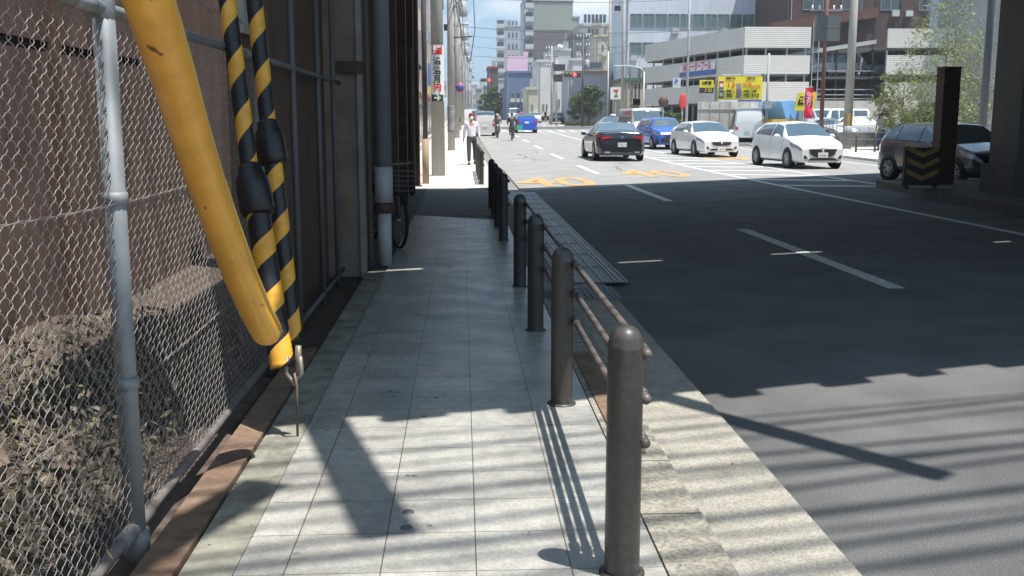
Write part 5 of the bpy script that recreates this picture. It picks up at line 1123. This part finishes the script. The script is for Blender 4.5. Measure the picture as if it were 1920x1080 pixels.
q.build('striped_wrap', mat('wrap_orange', (.5, .3, .08), .6), g); MB().tube([(0, 0, .6), (0, 0, 1.15)], .225, 18).build('grey_sleeve', greym, g)
upole(1843, 40, .16, 12, 'blue grey pole beside the pale building at the right', False, m=mat('blue_grey_paint', (.06, .065, .08), .6))
upole(1437, 60, .09, zr(60, 98)[0], 'grey pole with a small box beside the yellow price board', False, m=greym)
MB().box(X(1431, 59.7), X(1445, 59.7), 59.6, 59.85, Z(203, 59.7), Z(189, 59.7)).build('control_box', greym, [o for o in bpy.data.objects if o.get('label', '').startswith('grey pole with a small box')][0]).matrix_parent_inverse = Matrix.Translation(-Vector((X(1437, 60), 60, gz(60))))
g = upole(1540, 50, .11, 9, 'rust red steel pole carrying big grey sign backs', False, m=mat('red_brown_paint', (.16, .06, .05), .6))
for (a, b2, c, d) in ((1517, 1566, 26, 50), (1517, 1566, 51, 75)): MB().box((a-1540)/1940*50, (b2-1540)/1940*50, -.12, -.06, Z(d, 50)-gz(50), Z(c, 50)-gz(50)).build('sign_back', mat('sign_back_grey', (.1, .105, .11), .6), g)
MB().box(-.8, .8, -.05, .05, Z(17, 50)-gz(50), Z(14, 50)-gz(50)).build('crossarm', galv, g)
q = MB()
for xo in (-.7, -.35, 0, .35, .7): z = Z(14, 50)-gz(50); q.lathe([(0, z+.2), (.05, z+.18), (.03, z+.1), (.06, z+.06), (.03, z)], (xo, 0, 0), 8)
q.build('insulators', white, g)
def signal(x, y, z, lab, litr=True, n=3):
    g = thing('traffic_signal', lab, 'traffic signal', (x, y, z))
    MB().box(-.62, .62, 0, .2, -.2, .2).build('housing', mat('signal_grey', (.1, .1, .11), .6), g)
    for k, c_ in enumerate(((.02, .08, .06), (.12, .08, .02), (.8, .02, .03))):
        q = MB(); q.lathe([(0, -.05), (.15, -.045), (.17, 0)], (-.4+k*.4, 0, 0), 16, axis='y'); nm = ('green_lamp', 'amber_lamp', 'red_lamp')[k]
        q.build(nm, mat('sig_'+nm, c_, .3, emit=(1, .05, .06, 2.2) if k == 2 else None, var=.02), g)
        q = MB(); q.tube([(-.4+k*.4+.18*math.cos(R(a)), -.12, .18*math.sin(R(a))) for a in range(0, 181, 20)], .012, 4); q.build('hood', black, g)
    return g
signal(X(1069, 103), 103, Z(140, 103), 'red traffic signal on the long arm over the right lanes'); 
am = thing('signal_arm', 'long thin horizontal arm holding the right traffic signal', 'signal arm', (0, 0, 0)); MB().tube([(X(1141, 104), 104, Z(131, 104)), (X(1052, 103.3), 103.4, Z(133, 103.3))], .05, 8).build('arm', greym, am); MB().tube([(X(1141, 104), 104, Z(125, 104)), (X(1090, 103.5), 103.6, Z(131.5, 103.5))], .025, 6).build('stay', greym, am)
signal(X(911, 128), 128, Z(150, 128), 'red traffic signal on the left side of the far junction'); am = thing('signal_arm', 'thin arm from the left pole to its traffic signal', 'signal arm', (0, 0, 0)); MB().tube([(X(868, 128.4), 128.4, Z(151, 128)), (X(905, 128.4), 128.3, Z(151, 128))], .05, 8).build('arm', greym, am)
def lamp(px0, px1, py, y, side, lab, arc=0):
    g = thing('street_lamp', lab, 'street lamp', (X(px0, y), y, gz(y))); zt = Z(py, y)-gz(y); dx = X(px1, y)-X(px0, y)
    MB().tube([(0, 0, 0), (0, 0, zt-.5-arc)], [.07, .05], 10).build('post', mat('lamp_post_pale', (.6, .6, .6), .5), g)
    MB().tube([(dx*(1-math.cos(R(a)))*.75, 0, zt-.5-arc+(.5+arc)*math.sin(R(a))) for a in range(0, 91, 15)], .04, 8).build('arm', MATS['lamp_post_pale'] if not arc else MATS['dark_pole'], g)
    MB().box(min(dx*.72, dx), max(dx*.72, dx), -.1, .1, zt-.06, zt+.03).build('lamp_head', white, g)
lamp(1206, 1150, 122, 87, -1, 'white lamp with flat double head beside the parking deck')
lamp(1139, 1096, 62, 103.5, -1, 'dark curved lamp arm beside the tall signal pole', arc=1.2)
# round mirror, red board
g = thing('traffic_mirror', 'dark round traffic mirror in front of the hedge', 'mirror', (X(1243, 80), 80, gz(80))); z = zr(80, 191)[0]
q = MB(); q.lathe([(0, -.06), (.38, -.03), (.4, 0)], (0, 0, z), 20, axis='y'); q.build('mirror_face', mat('mirror_back', (.08, .04, .035), .5), g); MB().tube([(0, .05, 0), (0, .05, z)], .04, 8).build('post', greym, g)
g = thing('red_board', 'small rounded red board under the banner', 'sign', (X(1279, 78), 78, gz(78))); z = zr(78, 190)[0]
q = MB(); q.add(*ico((0, 0, z), (.28, .05, .62)), 0, True); q.build('board', redp, g); MB().tube([(0, .06, 0), (0, .06, z)], .04, 8).build('post', greym, g)
# walls, railings, tent, hoarding
hw = thing('site_hoarding', 'low cream stained wall with faded notices behind the queue', 'wall', (0, 0, 0)); Y = 64
MB().box(X(1308, Y), X(1462, Y), Y, Y+.15, gz(Y), Z(190, Y)).build('wall_face', mat('stained_cream', (.5, .44, .36), .9, var=.3, scale=.9, c2=(.6, .58, .55)), hw)
q = MB()
for k in range(9): x = X(1312, Y)+k*.62; q.box(x, x+.04, Y-.03, Y-.002, gz(Y), Z(190, Y))
q.box(X(1308, Y), X(1462, Y), Y-.04, Y-.002, Z(206, Y), Z(203.5, Y)); q.build('battens', mat('cream_batten', (.4, .36, .3), .8), hw)
wl = thing('low_wall', 'long low pale wall behind the parked cars', 'wall', (0, 0, 0)); Y = 70
MB().box(X(1515, Y), X(1720, Y), Y, Y+.2, gz(Y), Z(188, Y)).build('wall_face', mat('pale_wall', (.45, .42, .38), .9, var=.15, scale=1), wl)
g = thing('street_railing', 'brown pipe railing at the right corner pavement', 'railing', (0, 0, 0))
for k in range(10):
    x = 14.6+k*.95; y = 44.2+k*.25; MB().tube([(x, y, gz(y)), (x, y, gz(y)+1.0)], .045, 10).build('post', darkpost, g)
for z in (.3, .62, .92): MB().tube([(14.6, 44.2, gz(44)+z), (14.6+9*.95, 44.2+9*.25, gz(46)+z)], .022, 8).build('pipe', darkpost, g)
MB().box(15.4, 23.1, 47.6, 47.68, gz(47)+.25, gz(47)+.85).build('panel', mat('railing_panel', (.13, .13, .12), .7), g)
g = thing('fine_fence', 'dark upright bar fence behind the first white hatchback', 'fence', (0, 0, 0)); Y = 49
for k in range(14): x = lerp(X(1528, Y), X(1564, Y), k/13); MB().tube([(x, Y, gz(Y)), (x, Y, Z(226, Y))], .018, 6).build('bar', black, g)
for py in (227, 252): MB().tube([(X(1528, Y), Y, Z(py, Y)), (X(1564, Y), Y, Z(py, Y))], .02, 6).build('rail', black, g)
g = thing('tent', 'white canopy tent behind the right railing', 'tent', (X(1625, 51), 51, gz(51))); hw_ = (X(1659, 51)-X(1592, 51))/2; zt = zr(51, 218)[0]; ze = zr(51, 234)[0]
MB().add([(0, hw_, zt), (-hw_, 0, ze), (hw_, 0, ze), (hw_, 2*hw_, ze), (-hw_, 2*hw_, ze), (-hw_, 0, ze-.12), (hw_, 0, ze-.12), (hw_, 2*hw_, ze-.12), (-hw_, 2*hw_, ze-.12)], [(0, 1, 2), (0, 2, 3), (0, 3, 4), (0, 4, 1), (1, 5, 6, 2), (2, 6, 7, 3), (3, 7, 8, 4), (4, 8, 5, 1)]).build('canopy', white, g)
for sx in (-1, 1):
    for yy_ in (.03, 2*hw_-.03): MB().tube([(sx*(hw_-.04), yy_, 0), (sx*(hw_-.04), yy_, ze)], .025, 6).build('leg', greym, g)
# parked vehicles behind
make_car('van', 'white van parked with dark rear window by the cream hoarding', pw_, on(X(1424, 60), 62.5), math.pi-R(14))
tk = thing('truck', 'small truck with blue and yellow box parked behind the hatchback', 'truck', on(X(1478, 61), 60.5), R(8))
q = MB(); q.box(-1.2, .35, 0, 3.2, .9, 1.35); q.build('yellow_side', mat('truck_yellow', (.7, .4, .04), .5), tk)
q = MB(); q.prism([(-.3, 0, 1.36), (.45, 0, 1.36), (.35, 0, 2.2), (0, 0, 2.45), (-.7, 0, 2.4)], (0, 3, 0)); q.build('blue_box', mat('truck_blue', (.2, .45, .8), .4), tk)
q = MB(); q.prism([(.46, -.3, .5), (1.5, -.3, .5), (1.5, -.3, 1.5), (1.2, -.3, 2.1), (.46, -.3, 2.15)], (0, 1.8, 0)); q.build('cab', white, tk)
q = MB(); q.prism([(.6, -.32, 1.45), (1.38, -.32, 1.45), (1.15, -.32, 1.98), (.6, -.32, 2.0)], (0, .019, 0)); q.build('window', carglass, tk)
for x in (-.7, .95):
    q = MB(); q.lathe([(0, -.12), (.36, -.12), (.38, -.05), (.38, .05), (.36, .12), (0, .12)], (x, .1, .38), 20, axis='y'); q.build('wheel', tyrem, tk)
q = MB(); q.box(-1.3, 1.4, 0, 3, .5, .88); q.build('chassis', black, tk)
make_car('mid', 'white car parked behind the rust red pole', pw_, on(X(1545, 62), 62), R(20)); make_car('van', 'white van parked left of the canopy tent', pw_, on(X(1570, 66), 66), R(-60)); make_car('hatch', 'white car parked under the tent behind the railing', pw_, on(X(1622, 64), 64), R(60))

# ------------------------------------------------------------------ trees
leafA = mat('leaf_dark', (.04, .075, .025), .6, var=.4, scale=1.5, c2=(.09, .14, .04)); leafB = mat('leaf_yellow_green', (.13, .17, .06), .6, var=.35, scale=1.2, c2=(.3, .33, .11)); leafC = mat('leaf_mid', (.09, .13, .06), .6, var=.4, scale=1.5, c2=(.17, .2, .09))
bark = mat('bark', (.1, .08, .06), .9, var=.3)
def tree(label, x, y, h, crown, leafm, n, size, seed, trunk=.1, droop=0, name='tree', cat='tree', stems=6):
    rnd = random.Random(seed); g = thing(name, label, cat, (x, y, gz(y)))
    tr = MB(); tips = []
    cz0, cz1, cr = crown
    tr.tube([(0, 0, -.1), (rnd.uniform(-.1, .1), 0, h*.35), (rnd.uniform(-.15, .15), rnd.uniform(-.1, .1), h*.8)], [trunk, trunk*.75, trunk*.3], 8)
    for k in range(stems):
        a = k*2.4+rnd.random(); z = lerp(cz0*.8, cz1*.75, k/stems); L_ = cr*rnd.uniform(.6, 1.0)
        p0 = Vector((0, 0, z)); p1 = p0+Vector((math.cos(a)*L_*.5, math.sin(a)*L_*.5, L_*.35)); p2 = p0+Vector((math.cos(a)*L_, math.sin(a)*L_, L_*(.45-droop)))
        tr.tube([p0, p1, p2], [trunk*.4, trunk*.25, trunk*.1], 6); tips += [p1, p2]
    tr.build('trunk', bark, g)
    cl = []
    for k in range(int(n/60)):
        a = rnd.uniform(0, 6.28); z = rnd.random(); rr_ = cr*math.sin(math.pi*(.12+.8*z))**.7*rnd.uniform(.25, 1.0)
        cl.append((Vector((math.cos(a)*rr_, math.sin(a)*rr_, lerp(cz0, cz1, z))), rnd.uniform(.16, .34)*cr*.9))
    for t_ in tips: cl.append((t_, .25*cr))
    mb = MB()
    for c, s in cl:
        for j in range(60):
            d = Vector((rnd.gauss(0, 1), rnd.gauss(0, 1), rnd.gauss(0, .75 if not droop else 1.3))); p = c + d*s*.55
            sz = rnd.uniform(*size); a = Vector((rnd.gauss(0, 1), rnd.gauss(0, 1), rnd.gauss(0, .6)-droop*1.5)).normalized(); b2 = a.orthogonal().normalized(); b2 = Matrix.Rotation(rnd.uniform(0, 6.28), 3, a) @ b2
            wq = .5 if not droop else .22
            mb.add([p-a*sz, p+b2*sz*wq, p+a*sz, p-b2*sz*wq], [(0, 1, 2, 3)])
    mb.build('crown', leafm, g); return g
tree('dark green round tree at the far junction corner', X(1105, 116), 116, 3.9, (1.2, zr(116, 162)[0], 1.75), leafA, 5200, (.07, .14), 3, .1)
tree('smaller paler green tree left of the dark corner tree', X(1078, 118), 118, 3.0, (.9, zr(118, 178)[0], .85), leafC, 2400, (.06, .12), 4, .07)
tree('tall feathery yellow green tree before the parking block', X(1765, 46), 46, 6.6, (1.6, Z(12, 46), 2.0), leafB, 3900, (.05, .12), 5, .07, droop=.5, stems=9)
tree('slender feathery young tree left of the tall feathery tree', X(1688, 47), 47, 3.6, (1.0, Z(140, 47), 1.15), leafB, 3000, (.05, .11), 6, .04, droop=.5)
tree('wispy sapling nearest the white tent', X(1652, 48), 48, 3.0, (1.6, Z(140, 48), .55), leafB, 900, (.04, .1), 8, .025, droop=.6)
tree('mid green bushy tree behind the dark navy car', X(1800, 50), 50, 3.8, (.8, Z(150, 50), 1.7), leafC, 4500, (.05, .12), 7, .07, droop=.2)
tree('bushy green shrub below the feathery trees', X(1718, 48.5), 48.5, 1.8, (.1, 1.9, 1.3), leafC, 3600, (.05, .1), 9, .03, name='shrub', cat='shrub')
tree('round dark bush at the cable pole on the street end', X(918, 185), 185, 3.5, (.8, 5.5, 2.4), leafA, 2000, (.15, .3), 12, .12)
for k, (px, y, hh) in enumerate(((1225, 84, 1.7), (1252, 82, 1.7))):
    tree('%s clipped dark hedge clump under the parking deck' % ('left' if not k else 'right'), X(px, y), y, 1.3, (.2, hh, 1.1), leafA, 1800, (.06, .12), 20+k, .05, name='hedge', cat='hedge')
tree('green shrub on the balcony of the cream house', X(1196, 101), 101, 1.4, (.1, zr(101, 150)[0]*.2, .8), leafC, 900, (.05, .1), 31, .04, name='shrub', cat='shrub')
g = struct(leafstuff('ground_cover', 3000, lambda: (random.uniform(X(1060, 114), X(1130, 114)), 114.5+random.uniform(-.5, .5), gz(114)+.1), (.06, .12), leafA, lambda: random.uniform(0, .4), 1).build('ground_cover', leafA), 'stuff')
# ------------------------------------------------------------------ air
hz_ = MB().box(-260, 330, -40, 760, -6, 70).build('haze', mat('haze_dummy', (1, 1, 1))); hz_['kind'] = 'stuff'
hm = bpy.data.materials.new('haze'); hm.use_nodes = True; hm.node_tree.nodes.clear()
ho = hm.node_tree.nodes.new('ShaderNodeOutputMaterial'); pv = hm.node_tree.nodes.new('ShaderNodeVolumePrincipled')
pv.inputs['Color'].default_value = (.93, .96, 1, 1); pv.inputs['Density'].default_value = .0006; pv.inputs['Anisotropy'].default_value = .2
hm.node_tree.links.new(pv.outputs[0], ho.inputs['Volume']); hz_.data.materials.clear(); hz_.data.materials.append(hm)
